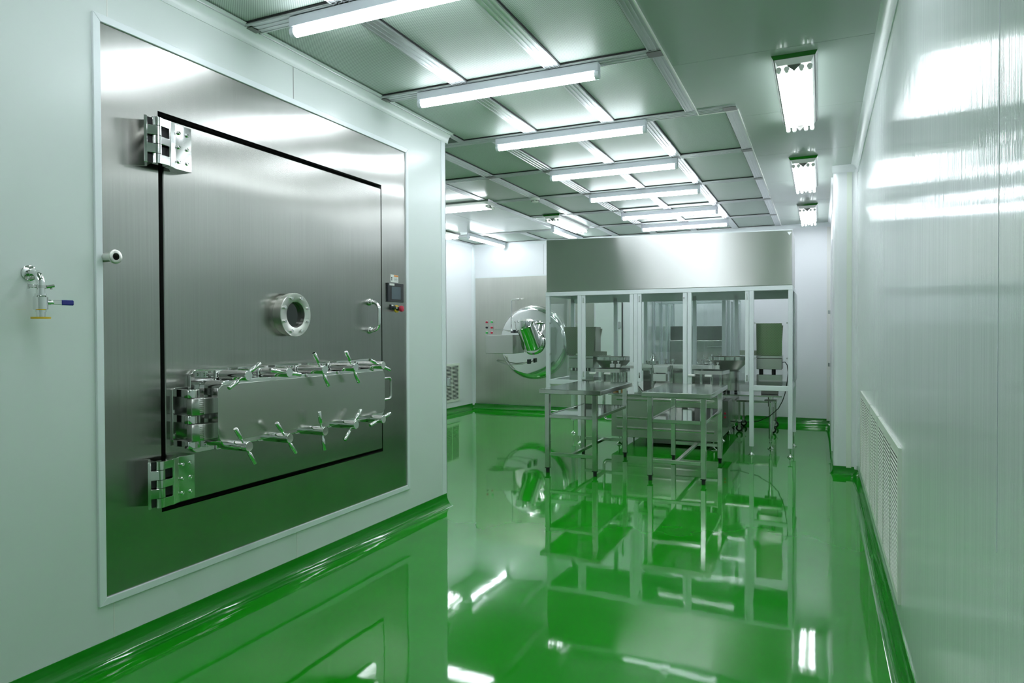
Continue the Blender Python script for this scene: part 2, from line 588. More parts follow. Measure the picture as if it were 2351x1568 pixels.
# perforated filter panels: a plate set 14 mm up inside a black gasket
nrow = len(rows)
for ri, (y0, y1, cs) in enumerate(rows):
    if ri < 1: continue
    for ci, (x0, x1) in enumerate(cs):
        fromfar = nrow - 1 - ri
        fromright = len(cs) - 1 - ci
        t = thing('filter_panel', ((x0 + x1) / 2, (y0 + y1) / 2, H),
                  'perforated pale ceiling filter panel, %s row from the far wall, %s from the right' % (ORD[fromfar], ORD[fromright]),
                  'ceiling panel', 'perforated filter panels in the ceiling grid')
        mb = MB()
        mb.box(x0 + .003, x1 - .003, y0 + .003, y1 - .003, H + .007, H + .014)
        mb.build('diffuser_plate', 'perf', t)
        mb = MB()
        mb.ring(x0, x1, y0, y1, .004, H - .001, H + .016)
        mb.build('gasket', 'black', t)

# coves: ceiling to wall (pale) and floor to wall (green)
def cove(mb, p0, p1, nrm, z0, z1, wdt, lip=.004):
    """concave strip from p0 to p1 (xy) on a wall whose inward normal is nrm"""
    p0, p1, nrm = Vector(p0), Vector(p1), Vector(nrm)
    top = z1 > z0
    pr_ = []
    n = 8
    h = abs(z1 - z0)
    for i in range(n + 1):
        a = PI / 2 * i / n
        d = wdt * (1 - math.cos(a)) if True else 0
        u = wdt * (1 - math.sin(a))
        pr_.append((u + lip, h * (1 - math.cos(a)) + 0))
    # profile goes from (wdt, 0) at the flat surface to (0, h) on the wall
    prof = [(wdt + lip, 0)] + [(wdt * (1 - math.sin(PI / 2 * i / n)) + lip, h * (1 - math.cos(PI / 2 * i / n))) for i in range(1, n + 1)] + [(0, h), (0, 0)]
    sgn = 1 if z1 > z0 else -1
    A = [mb.bm.verts.new((p0.x + nrm.x * a, p0.y + nrm.y * a, z0 + sgn * b)) for a, b in prof]
    B = [mb.bm.verts.new((p1.x + nrm.x * a, p1.y + nrm.y * a, z0 + sgn * b)) for a, b in prof]
    n_ = len(prof)
    mb.bm.faces.new(A); mb.bm.faces.new(list(reversed(B)))
    for i in range(n_):
        j = (i + 1) % n_
        mb.bm.faces.new((A[i], B[i], B[j], A[j]))
def base(name, segs, mat='cove', z0=0.0, z1=.085, wd=.055):
    mb = MB()
    for s_ in segs: cove(mb, *s_, z0, z1, wd)
    return ST(mb.build(name, mat, angle=50))
base('baseboard_left', [((XL, YB), (XL, YC), (1, 0))])
base('baseboard_alcove_left', [((XA, YC), (XA, YF), (1, 0))])
base('baseboard_far', [((XA, YF), (.12, YF), (0, -1))])
base('baseboard_right', [((XR, YB), (XR, 6.60), (-1, 0))])
base('baseboard_column', [((.105, 6.60), (XR, 6.60), (0, -1)), ((.105, 6.60), (.105, 7.05), (-1, 0))], z1=.07, wd=.03)
base('baseboard_right_far', [((.12, 7.05), (.12, YF), (-1, 0))])
base('trim_7', [((XL, YB), (XL, YC + .04), (1, 0))], 'wall', H, H - .065, .055)
base('trim_8', [((XR, YB), (XR, 6.60), (-1, 0))], 'wall_far', H, H - .07, .05)
base('trim_9', [((XA, YF), (.12, YF), (0, -1))], 'alu_white', H, H - .05, .03)
base('trim_10', [((XA, YC), (XA, YF), (1, 0))], 'alu_white', H, H - .05, .03)
base('trim_11', [((.09, 6.60), (XR, 6.60), (0, -1))], 'wall_far', H, H - .06, .04)
base('trim_12', [((.12, 7.05), (.12, YF), (-1, 0))], 'wall_far', H, H - .07, .03)
# end of the near wall: aluminium corner profile, end cap of the cove
mb = MB()
mb.box(XL - .01, XL + .004, YC - .055, YC + .004, .06, 2.62)
mb.box(XL - .25, XL + .004, YC, YC + .004, .06, 2.62)
ST(mb.build('trim_13', 'alu_white'))
ST(MB().box(XL - .012, XL - .004, YC + .004, YC + .012, .0, .95).build('trim_14', 'black'))
# alcove corner profile, far right corner profile
ST(MB().prism([(XA, YF), (XA, YF - .05)] + arc(XA + .05, YF - .05, .05, 180, 90, 6)[1:-1] + [(XA + .05, YF)], 'xy', .06, 2.64).build('trim_15', 'alu_white'))
ST(MB().box(.075, .12, YF - .02, YF, .06, 2.62).build('trim_16', 'white'))
# wall panel joints
def joint(name, x, y, z0, z1, mat='white', wd=.004, dp=.0012):
    s_ = 1 if x < -1 else -1
    return ST(MB().box(min(x, x + s_ * dp), max(x, x + s_ * dp), y - wd / 2, y + wd / 2, z0, z1).build(name, mat))
joint('trim_17', XL, 1.745, 2.44, 2.62, 'white')
joint('trim_18', XL, 1.745, .085, .23, 'white')
joint('trim_19', XL, 2.75, 2.44, 2.62, 'dark_steel', .0025)
joint('trim_20', XL, 2.75, .085, .23, 'white', .0025)
joint('trim_21', XR, 1.475, .85, 2.6, 'lamp_body', .004, .0006)
joint('trim_22', XR, .36, .1, 2.6, 'lamp_body', .003, .0006)
ST(MB().box(-3.95, -3.948, YF - .002, YF, 2.15, 2.62).build('trim_23', 'dark_steel'))

# far right door seen almost edge on, with hinges
mb = MB()
mb.box(.100, .12, 7.45, 8.55, .06, 2.15)
ST(mb.build('door_1', 'wall_far'))
dh = D.objects['door_1']
for z in (1.46, .87):
    MB().cyl((.088, 8.45, z - .02), (.088, 8.45, z + .02), .012, seg=12).build('hinge', 'polish', dh)

# ------------------------------------------------------------------ louvred return air grilles
def grille(x, y0, y1, z0, z1, s_, n, label, group=None):
    """on a wall at x, facing s_ (+1 / -1)"""
    t = thing('air_grille', (x, (y0 + y1) / 2, z0), label, 'air grille', group)
    def bx(mb, d0, d1, a0, a1, b0, b1):
        mb.box(min(x + s_ * d0, x + s_ * d1), max(x + s_ * d0, x + s_ * d1), a0, a1, b0, b1)
    fwd = .035
    mb = MB()
    bx(mb, 0, .012, y0, y1, z0, z0 + fwd); bx(mb, 0, .012, y0, y1, z1 - fwd, z1)
    bx(mb, 0, .012, y0, y0 + fwd, z0 + fwd, z1 - fwd); bx(mb, 0, .012, y1 - fwd, y1, z0 + fwd, z1 - fwd)
    mb.build('frame', 'cream', t)
    mb = MB()
    bx(mb, .0005, .0072, y0 + fwd, y1 - fwd, z0 + fwd, z1 - fwd)
    mb.build('gap_shade', 'void', t)  # near-black sheet standing in for the shade behind the blades
    mb = MB()
    H0, H1 = z0 + fwd, z1 - fwd
    n = int(n * 1.25)
    for i in range(n):
        zc = H0 + (i + .5) * (H1 - H0) / n
        th = (H1 - H0) / n
        mb.prism([(x + s_ * .0072, zc + th * .20), (x + s_ * .0072, zc - th * .16), (x + s_ * .0100, zc - th * .22), (x + s_ * .0100, zc + th * .12)], 'xz', y0 + fwd, y1 - fwd)
    mb.build('louvre_blades', 'cream', t)
    mb = MB()
    for f in (.33, .66):
        yc = y0 + (y1 - y0) * f
        bx(mb, .009, .0125, yc - .005, yc + .005, H0, H1)
    mb.split('mullion', 'cream', t)
    return t
grille(XR, 3.05, 4.14, .175, .79, -1, 24, 'cream louvred grille low on the right wall, nearest and widest of the row of three', 'grilles low on the right wall')
grille(XR, 4.17, 4.74, .175, .79, -1, 24, 'cream louvred grille low on the right wall, middle of the three', 'grilles low on the right wall')
grille(XR, 4.78, 5.86, .175, .79, -1, 24, 'cream louvred grille low on the right wall, farthest of three and nearest the column', 'grilles low on the right wall')
grille(XA, 8.75, 9.47, .17, .765, 1, 20, 'cream louvred grille in the alcove side wall behind the near wall corner')
grille(.12, 8.75, 9.6, .12, .66, -1, 16, 'small louvred grille seen edge on behind the right-hand column')
MB().box(XL - .02, XL + .025, YC + .004, YC + .03, .86, .92, .004).build('door_latch', 'alu')
tag(D.objects['door_latch'], 'small grey metal latch block on the end corner of the near left wall', 'latch')

# ------------------------------------------------------------------ strip lamps
def strip_lamp(cx, cy, L, axis, label, group):
    t = thing('strip_lamp', (cx, cy, 2.585), label, 'ceiling lamp', group)
    def B(mb, a0, a1, w0, w1, z0, z1, bev=0):
        if axis == 'x': mb.box(cx + a0, cx + a1, cy + w0, cy + w1, z0, z1, bev)
        else: mb.box(cx + w0, cx + w1, cy + a0, cy + a1, z0, z1, bev)
    mb = MB(); B(mb, -L / 2, L / 2, -.024, .024, 2.625, 2.672, .003); mb.build('housing', 'lamp_body', t)
    def rod(a0, a1, r, z):
        m_ = MB()
        if axis == 'x': m_.cyl((cx + a0, cy, z), (cx + a1, cy, z), r, seg=20)
        else: m_.cyl((cx, cy + a0, z), (cx, cy + a1, z), r, seg=20)
        return m_
    rod(-L / 2 + .022, L / 2 - .022, .0225, 2.609).build('diffuser_tube', 'tube', t)
    for s_ in (-1, 1):
        a, b_ = sorted((s_ * (L / 2 - .022), s_ * L / 2))
        m_ = rod(a, b_, .0235, 2.609)
        m_.build('end_cap', 'clear', t)
    return t
g = 'strip lamps across the filter ceiling'
desc = {3: 'long white strip lamp at top left, nearest and cut off by the photo top',
        4: 'white strip lamp across the ceiling, second nearest of the row',
        5: 'white strip lamp across the ceiling, third nearest of the row',
        6: 'white strip lamp across the ceiling, fourth in the row going back',
        7: 'white strip lamp across the ceiling, third from the far end of the row',
        8: 'white strip lamp across the ceiling, last but one before the far wall',
        9: 'white strip lamp across the ceiling, farthest and smallest of the row'}
lamp_y = [.25, 1.36, 2.43, 3.50, 4.57, 5.68, 6.80, 8.05, 9.06]
strip_lamp(-1.63, 1.36, 1.115, 'x', 'white strip lamp just above the upper photo edge, outside the frame', g)
for k, y in enumerate(lamp_y[2:]):
    strip_lamp(-1.627, y, 1.115, 'x', desc[k + 3], g)
for yy, nm in ((-.85, 'first'), (-1.95, 'second')):  # unseen lamps added behind the camera to brighten surfaces facing it
    strip_lamp(-1.63, yy, 1.115, 'x', 'white strip lamp added to brighten camera-facing surfaces, %s one behind the camera, outside the frame' % nm, g)
strip_lamp(-4.60, 9.28, 1.22, 'y', 'short white strip lamp in the alcove corner, left of the round door machine', 'strip lamps over the alcove')
strip_lamp(-3.28, 9.20, 1.22, 'y', 'short white strip lamp running towards the far wall above the hood left end', 'strip lamps over the alcove')

# ------------------------------------------------------------------ chrome twin tube fixtures
def fixture(cx, cy, L, axis, label, group):
    t = thing('chrome_light_fixture', (cx, cy, 2.60), label, 'ceiling lamp', group)
    def P(a, w_, z):
        return (cx + w_, cy + a, z) if axis == 'y' else (cx + a, cy + w_, z)
    mb = MB()
    def frus(w0, l0, z0, w1, l1, z1):
        v0 = [mb.bm.verts.new(P(sa * l0 / 2, sw * w0 / 2, z0)) for sa, sw in ((-1, -1), (1, -1), (1, 1), (-1, 1))]
        v1 = [mb.bm.verts.new(P(sa * l1 / 2, sw * w1 / 2, z1)) for sa, sw in ((-1, -1), (1, -1), (1, 1), (-1, 1))]
        mb.bm.faces.new(v0); mb.bm.faces.new(list(reversed(v1)))
        for i in range(4):
            j = (i + 1) % 4
            mb.bm.faces.new((v0[i], v1[i], v1[j], v0[j]))
    frus(.222, L, 2.679, .200, L - .02, 2.660)
    mb.build('trim_frame', 'rim_steel', t)
    mb = MB(); frus(.190, L - .03, 2.660, .16, L - .05, 2.632); mb.build('reflector', 'white', t)
    mb = MB()
    for s_ in (-1, 1):
        pts = [P(s_ * (L / 2 - .035), -.035, 2.632), P(s_ * (L / 2 - .035), .035, 2.632), P(s_ * (L / 2 - .035), 0, 2.600)]
        q = [P(s_ * (L / 2 - .06), -.035, 2.632), P(s_ * (L / 2 - .06), .035, 2.632), P(s_ * (L / 2 - .06), 0, 2.600)]
        A = [mb.bm.verts.new(p) for p in pts]; B = [mb.bm.verts.new(p) for p in q]
        mb.bm.faces.new(A); mb.bm.faces.new(list(reversed(B)))
        for i in range(3):
            j = (i + 1) % 3
            mb.bm.faces.new((A[i], B[i], B[j], A[j]))
    mb.split('end_wedge', 'dark_steel', t)
    for w_ in (-.074, -.036, .036, .074):
        MB().cyl(P(-L / 2 + .05, w_, 2.612), P(L / 2 - .05, w_, 2.612), .0115, seg=14).build('tube', 'tube2', t)
        mb = MB()
        for s_ in (-1, 1):
            a0, a1 = s_ * (L / 2 - .05), s_ * (L / 2 - .025)
            mb.cyl(P(a0, w_, 2.612), P(a1, w_, 2.612), .0135, seg=14)
        mb.split('tube_holder', 'white', t)
    return t
g = 'chrome lamps along the right-hand ceiling'
fixture(-.128, 4.44, 1.25, 'y', 'large chrome framed ceiling lamp over the right wall, nearest of three', g)
fixture(-.133, 6.72, 1.25, 'y', 'chrome framed ceiling lamp before the column, middle of three', g)
fixture(-.140, 9.00, 1.25, 'y', 'small looking chrome framed ceiling lamp by the far right corner', g)
fixture(-.128, 2.16, 1.25, 'y', 'chrome framed ceiling lamp just above the top right photo edge, outside the frame', g)
g = 'chrome lamps over the alcove'
fixture(-3.86, 6.70, 1.22, 'x', 'chrome framed lamp lying crosswise beside the near wall corner', g)
fixture(-4.88, 8.15, 1.22, 'y', 'chrome framed lamp in the alcove, cut off by the near wall corner', g)
fixture(-2.985, 8.36, 1.18, 'y', 'chrome framed lamp right of the smoke detector', g)

# smoke detector
mb = MB()
mb.lathe((-2.77, 6.74, 2.672), (0, 0, -1), [(0, .05), (.012, .05), (.018, .048), (.040, .034), (.046, .030), (.048, 0)], 28)
sd = mb.build('smoke_detector', 'white')
tag(sd, 'small white round smoke detector on a crossing of the ceiling bars', 'smoke detector')
mb = MB()
for k in range(16):
    a = 2 * PI * k / 16
    mb.cyl((-2.77 + .040 * math.cos(a), 6.74 + .040 * math.sin(a), 2.646), (-2.77 + .043 * math.cos(a), 6.74 + .043 * math.sin(a), 2.639), .004, seg=6)
mb.build('vent_slots', 'black', sd)

exec_parts = True
# ------------------------------------------------------------------ freeze dryer set in the near left wall
def X(d): return XL + d
fd = thing('freeze_dryer', (XL, 2.74, .23), 'large brushed steel freeze dryer front with a hinged door set in the near left wall', 'freeze dryer')
# surround trim, mitred
mb = MB()
y0, y1, z0, z1, tw = 1.682, 3.806, .222, 2.447, .028
def quad(mb, pts, x0_, x1_):
    mb.prism(pts, 'yz', x0_, x1_)
mb.prism([(y0, z0), (y1, z0), (y1 - tw, z0 + tw), (y0 + tw, z0 + tw)], 'yz', X(0), X(.012), .0015)
mb.prism([(y0, z1), (y1, z1), (y1 - tw, z1 - tw), (y0 + tw, z1 - tw)], 'yz', X(0), X(.012), .0015)
mb.prism([(y0, z0), (y0, z1), (y0 + tw, z1 - tw), (y0 + tw, z0 + tw)], 'yz', X(0), X(.012), .0015)
mb.prism([(y1, z0), (y1, z1), (y1 - tw, z1 - tw), (y1 - tw, z0 + tw)], 'yz', X(0), X(.012), .0015)
mb.build('surround_trim', 'alu_white', fd, label='pale aluminium trim round the steel front')
# front panel ring round the door opening
DY0, DY1, DZ0, DZ1 = 1.955, 3.512, .515, 2.158
mb = MB()
yi0, yi1, zi0, zi1 = 1.706, 3.782, .248, 2.422
o_ = [(yi0, zi0), (yi1, zi0), (yi1, zi1), (yi0, zi1)]
i_ = [(DY0, DZ0), (DY1, DZ0), (DY1, DZ1), (DY0, DZ1)]
for k in range(4):
    j = (k + 1) % 4
    mb.prism([o_[k], o_[j], i_[j], i_[k]], 'yz', X(-.05), X(.004))
bmesh.ops.remove_doubles(mb.bm, verts=mb.bm.verts, dist=.0001)
mb.build('front_panel', 'door_steel', fd, smooth=False)
MB().box(X(-.10), X(-.06), DY0 - .05, DY1 + .05, DZ0 - .05, DZ1 + .05).build('door_seal', 'void', fd)
dr = MB().box(X(-.05), X(.005), DY0 + .022, DY1 - .008, DZ0 + .020, DZ1 - .024, .003).build('door', 'door_steel', fd)

# door hinges
def bolt_ring(mb, p, r):
    p = Vector(p)
    mb.lathe(p, (1, 0, 0), [(0, r), (.004, r), (.006, r * .8), (.006, r * .5), (.003, r * .45), (.003, 0)], 14)
def hinge(z0, z1, lab):
    h = (z1 - z0)
    prof = [(1.905, .050), (1.900, .085), (1.955, .082), (1.987, .066), (2.066, .066), (2.068, .004), (2.010, .004), (1.975, .04)]
    seg = [z1 - h * f for f in (0, .19, .40, .58, .79, 1)]
    mb = MB()
    mb.prism([(1.950, .083), (1.955, .082), (1.987, .066), (2.066, .066), (2.068, .004), (2.010, .004), (1.975, .04), (1.950, .05)], 'yz', 0, 1)
    # prism gives x = t: rebuild as explicit solid along z
    mb.bm.free(); mb = MB()
    def solid(poly, za, zb):
        mb.prism([(X(d), y) for y, d in poly], 'xy', za, zb, .0015)
    solid([(1.945, .083), (1.955, .082), (1.987, .066), (2.066, .066), (2.068, .004), (2.010, .004), (1.975, .04), (1.945, .05)], z0, z1)
    for k in (0, 2, 4):
        solid([(1.896, .0895), (1.950, .083), (1.950, .05), (1.896, .054)], seg[k + 1] + .001, seg[k] - .001)
    hh = mb.build('hinge', 'polish', fd, label=lab)
    mb = MB()
    for k in range(5):
        mb.cyl((X(.072), 1.896, seg[k + 1] + .0012), (X(.072), 1.896, seg[k] - .0012), .0185, seg=24)
    mb.build('knuckle', 'polish', hh)
    mb = MB()
    def solid2(poly, za, zb):
        mb.prism([(X(d), y) for y, d in poly], 'xy', za, zb, .001)
    solid2([(1.893, .004), (1.846, .064), (1.856, .070), (1.905, .004)], z0, z1)
    for k in (1, 3):
        solid2([(1.853, .055), (1.850, .066), (1.893, .090), (1.895, .055)], seg[k + 1] + .001, seg[k] - .001)
    mb.build('fixed_leaf', 'polish', hh)
    mb = MB()
    for k in (1, 3):
        mb.prism([(X(.030), 1.908), (X(.070), 1.912), (X(.068), 1.946), (X(.030), 1.946)], 'xy', seg[k + 1] + .003, seg[k] - .003)
    for k in (0, 2, 4):
        mb.prism([(X(.012), 1.892), (X(.058), 1.857), (X(.066), 1.884), (X(.012), 1.900)], 'xy', seg[k + 1] + .003, seg[k] - .003)
    mb.split('slot_shade', 'black', hh)  # solid black blocks that paint the shade inside the slots
    for fy in (2.004, 2.044):
        for fz in (.18, .5, .82):
            m_ = MB(); bolt_ring(m_, (X(.066), fy, z0 + h * fz), .008)
            m_.build('socket_screw', 'polish', hh)
hinge(1.922, 2.105, 'upper polished hinge block with six socket screws')
hinge(.556, .742, 'lower polished hinge block with six socket screws')

# sight glass
sgy, sgz = 2.685, 1.341
mb = MB()
mb.lathe((X(.005), sgy, sgz), (1, 0, 0), [(0, .100), (.030, .100), (.030, .109), (.058, .109), (.060, .107), (.060, .068), (.058, .065), (.022, .064), (.0, .064)], 56, close=True)
sg = mb.build('sight_glass_flange', 'satin', fd)
MB().cyl((X(.006), sgy, sgz), (X(.040), sgy, sgz), .0655, seg=40).build('glass', 'sight', sg)
for k in range(8):
    a = 2 * PI * (k + .5) / 8
    p = (X(.060), sgy + .088 * math.cos(a), sgz + .088 * math.sin(a))
    MB().lathe(p, (1, 0, 0), [(0, .0085), (.012, .0085), (.015, .007), (.0155, 0)], 12).build('bolt', 'polish', sg)

# door handle
hy = 3.375
mb = MB()
pts = fillet([(X(.005), hy, 1.432), (X(.078), hy, 1.432), (X(.078), hy, 1.264), (X(.005), hy, 1.264)], .045, 7)
mb.tube(pts, .0105, 16)
hd = mb.build('door_handle', 'mirror', fd)
for z in (1.432, 1.264):
    mb = MB()
    mb.lathe((X(.005), hy, z), (1, 0, 0), [(0, .020), (.008, .020), (.010, .016), (.022, .0155), (.024, .0105)], 20)
    mb.build('handle_boss', 'polish', hd)

# loading hatch: neck flange, body, face
hf = MB()
def rrect(y0, y1, z0, z1, r, n=5):
    return arc(y1 - r, z1 - r, r, 0, 90, n) + arc(y0 + r, z1 - r, r, 90, 180, n) + arc(y0 + r, z0 + r, r, 180, 270, n) + arc(y1 - r, z0 + r, r, 270, 360, n)
hf.prism(rrect(2.085, 3.40, .735, 1.095, .04), 'yz', X(.005), X(.022), .002)
hatch_fl = hf.build('hatch_flange', 'polish', fd)
mb = MB(); mb.prism(rrect(2.13, 3.32, .79, 1.045, .03), 'yz', X(.022), X(.10), .002)
mb.build('hatch_neck', 'polish', fd)
HF = .20
mb = MB(); mb.prism(rrect(2.085, 3.245, .775, 1.052, .028), 'yz', X(.10), X(HF), .003)
hatch = mb.build('hatch_door', 'polish', fd)
mb = MB(); mb.prism(rrect(2.066, 3.25, .795, 1.036, .035, 7), 'yz', X(HF), X(HF + .004), .001)
mb.build('hatch_face_plate', 'brushed', hatch)
# D handle on the right end of the hatch
mb = MB()
mb.tube(fillet([(X(.17), 3.20, .985), (X(.17), 3.358, .985), (X(.17), 3.358, .862), (X(.17), 3.20, .862)], .02, 6), .0075, 12)
mb.build('hatch_handle', 'table_steel', hatch)
# hatch hinge of stacked faceted blocks
hz0, hz1 = .778, 1.020
mb = MB(); mb.prism(rrect(2.004, 2.09, .790, 1.022, .015), 'yz', X(.005), X(.014), .001)
hh = mb.build('hatch_hinge_plate', 'polish', fd)
fr_ = [0, .146, .4375, .583, .875, 1]
def octa(cx_, cy_, rx, ry):
    c = .45
    return [(cx_ - rx, cy_ - ry * c), (cx_ - rx * c, cy_ - ry), (cx_ + rx * c, cy_ - ry), (cx_ + rx, cy_ - ry * c),
            (cx_ + rx, cy_ + ry * c), (cx_ + rx * c, cy_ + ry), (cx_ - rx * c, cy_ + ry), (cx_ - rx, cy_ + ry * c)]
for k in range(5):
    za, zb = hz1 - (hz1 - hz0) * fr_[k + 1], hz1 - (hz1 - hz0) * fr_[k]
    mb = MB()
    if k % 2 == 0:
        mb.prism(octa(X(.118), 2.012, .026, .030), 'xy', za + .001, zb - .001, .002)
        mb.box(X(.014), X(.11), 2.005, 2.035, za + .002, zb - .002, .001)
        mb.build('fixed_block', 'polish', hh)
    else:
        mb.prism(octa(X(.128), 2.022, .034, .034), 'xy', za + .001, zb - .001, .002)
        mb.box(X(.12), X(.165), 2.03, 2.10, za + .003, zb - .003, .001)
        for q in range(7):
            zc = za + (zb - za) * (.18 + .105 * q)
            mb.box(X(.158), X(.164), 2.010, 2.034, zc - .0018, zc + .0018, .0005)
        mb.build('moving_block', 'brushed', hh)

# ten swing clamps with tee bars
arms = [(.095, .052), (-.10, .016), (-.046, .072), (-.042, .066), (-.075, .026),
        (-.052, .080), (-.055, .070), (-.016, .082), (.058, .060), (.072, .017)]
for k in range(10):
    topr = k < 5
    yc = 2.158 + .2425 * (k % 5)
    zc = 1.071 if topr else .772
    s_ = 1 if topr else -1
    mb = MB()
    mb.box(X(.022), X(.055), yc - .022, yc - .008, zc - .014, zc + .014, .002)
    mb.box(X(.022), X(.055), yc + .008, yc + .022, zc - .014, zc + .014, .002)
    mb.cyl((X(.042), yc - .026, zc), (X(.042), yc + .026, zc), .007, seg=12)
    mb.cyl((X(.042), yc, zc), (X(.13), yc, zc), .0075, seg=12)
    mb.box(X(.100), X(.116), yc - .024, yc + .024, zc - .020, zc + .020, .003)
    cl = mb.build('clamp', 'polish', fd, label='%s swing clamp, %s from the hinge side' % ('upper' if topr else 'lower', ORD[k % 5]))
    MB().lathe((X(.118), yc, zc), (1, 0, 0), [(0, .015), (.006, .018), (.010, .0175), (.014, .0205), (.160, .0215), (.162, .020), (.162, 0)], 28).build('barrel', 'mirror', cl)
    ay, az = arms[k]
    L = math.hypot(ay, az)
    u = Vector((0, ay / L, az / L))
    mb = MB()
    pc = Vector((X(.257), yc, zc))
    for sg_ in (1, -1):
        v = u * sg_
        mb.tube([pc + v * .012, pc + v * .036, pc + v * .040, pc + v * .044, pc + v * .096, pc + v * .098],
                .008, 16, rs=[.0055, .0055, .0075, .0092, .0092, .008])
    mb.build('tee_bar', 'mirror', cl)

# controls on the right of the door
sc = MB().box(X(.004), X(.016), 3.56, 3.735, 1.443, 1.562, .002).build('touch_panel', 'dark_plastic', fd)
MB().box(X(.016), X(.017), 3.598, 3.700, 1.460, 1.540).build('screen', 'screen', sc)
MB().box(X(.016), X(.0172), 3.575, 3.628, 1.545, 1.558).build('maker_plate', 'white', sc)
MB().box(X(.016), X(.0165), 3.590, 3.708, 1.454, 1.5455).build('bezel', 'black', sc)
lb = MB().box(X(.004), X(.005), 3.605, 3.690, 1.568, 1.616).build('notice_label', 'white', fd, label='white notice with an orange strip')
MB().box(X(.005), X(.0055), 3.642, 3.688, 1.604, 1.614).build('label_strip', 'orange', lb)
mb = MB()
mb.box(X(.005), X(.0055), 3.611, 3.622, 1.590, 1.600); mb.box(X(.005), X(.0055), 3.6125, 3.6205, 1.578, 1.588)
for q in range(4): mb.box(X(.005), X(.0054), 3.642, 3.682 - .006 * (q % 2), 1.578 + q * .006, 1.5795 + q * .006)
mb.build('label_print', 'dark_plastic', lb)
ks = MB().box(X(.004), X(.012), 3.596, 3.630, 1.392, 1.427, .002).build('key_switch', 'dark_plastic', fd)
MB().cyl((X(.012), 3.613, 1.405), (X(.032), 3.613, 1.405), .011, seg=16).build('switch_barrel', 'dark_plastic', ks)
MB().cyl((X(.032), 3.613, 1.405), (X(.045), 3.613, 1.405), .006, seg=12).build('key', 'polish', ks)
MB().box(X(.012), X(.013), 3.603, 3.622, 1.417, 1.425).build('switch_tag', 'white', ks)
es = MB().cyl((X(.004), 3.668, 1.401), (X(.009), 3.668, 1.401), .024, seg=24).build('emergency_stop_collar', 'yellow', fd)
MB().cyl((X(.009), 3.668, 1.401), (X(.034), 3.668, 1.401), .0125, seg=16).build('stop_stem', 'dark_plastic', es)
MB().lathe((X(.032), 3.668, 1.401), (1, 0, 0), [(0, .013), (.004, .019), (.014, .020), (.020, .017), (.022, 0)], 24).build('stop_button', 'red', es)
# sanitary port on the left
mb = MB()
mb.lathe((X(.004), 1.722, 1.538), (1, 0, 0), [(0, .0175), (.052, .0175), (.055, .026), (.062, .026), (.064, .022), (.064, .0135), (.030, .0125), (.030, 0)], 32)
pt = mb.build('sanitary_port', 'satin', fd)
MB().cyl((X(.035), 1.722, 1.538), (X(.0363), 1.722, 1.538), .0123, seg=20).build('port_bore', 'void', pt)

# ------------------------------------------------------------------ wall tap to the left
wt = thing('sampling_valve', (XL, 1.449, 1.30), 'polished elbow pipe with blue lever valve on the near left wall', 'valve')
yv, dv = 1.452, .062
mb = MB(); mb.lathe((XL, yv, 1.458), (1, 0, 0), [(0, .0265), (.004, .0265), (.005, .025), (.005, .0)], 32); mb.build('wall_flange', 'polish', wt)
mb = MB()
mb.tube(fillet([(XL + .004, yv, 1.458), (X(dv), yv, 1.458), (X(dv), yv, 1.412)], .034, 9), .0135, 18)
mb.cyl((X(.022), yv, 1.458), (X(.0235), yv, 1.458), .0142, seg=18)
mb.build('elbow', 'mirror', wt)
mb = MB()
mb.cyl((X(dv), yv, 1.405), (X(dv), yv, 1.414), .0185, seg=24)
mb.box(X(dv) - .006, X(dv) + .006, yv - .040, yv - .012, 1.4045, 1.4155, .002)
mb.tube([(X(dv), yv + .012, 1.408), (X(dv) + .002, yv + .026, 1.411), (X(dv) + .004, yv + .042, 1.415)], .006, 8)
mb.cyl((X(dv), yv + .036, 1.402), (X(dv), yv + .036, 1.418), .0035, seg=8)
mb.cyl((X(dv), yv - .038, 1.401), (X(dv), yv - .038, 1.419), .0035, seg=8)
mb.build('pipe_clamp', 'table_steel', wt)
MB().cyl((X(dv), yv, 1.376), (X(dv), yv, 1.405), .0135, seg=20).build('upper_pipe', 'mirror', wt)
mb = MB()
mb.lathe((X(dv), yv, 1.334), (0, 0, 1), [(-.030, .0135), (-.010, .0135), (-.010, .0165), (-.004, .0165), (-.003, .020), (0, .0225), (.040, .0225), (.044, .019), (.046, .0175), (.052, .0175)], 30)
mb.build('valve_body', 'mirror', wt)
mb = MB()
mb.lathe((X(dv), yv + .020, 1.358), (0.35, .94, 0), [(0, .010), (.010, .010), (.014, .008), (.020, .007)], 16)
mb.box(X(dv) + .005, X(dv) + .009, yv + .034, yv + .072, 1.350, 1.3665, .001)
mb.build('lever', 'polish', wt)
MB().box(X(dv) + .003, X(dv) + .011, yv + .064, yv + .108, 1.3492, 1.3675, .003).build('lever_grip', 'blue', wt, label='blue lever grip')
MB().cyl((X(dv), yv, 1.301), (X(dv), yv, 1.3075), .029, seg=32).build('outlet_cap', 'yellow', wt, label='yellow outlet cap')

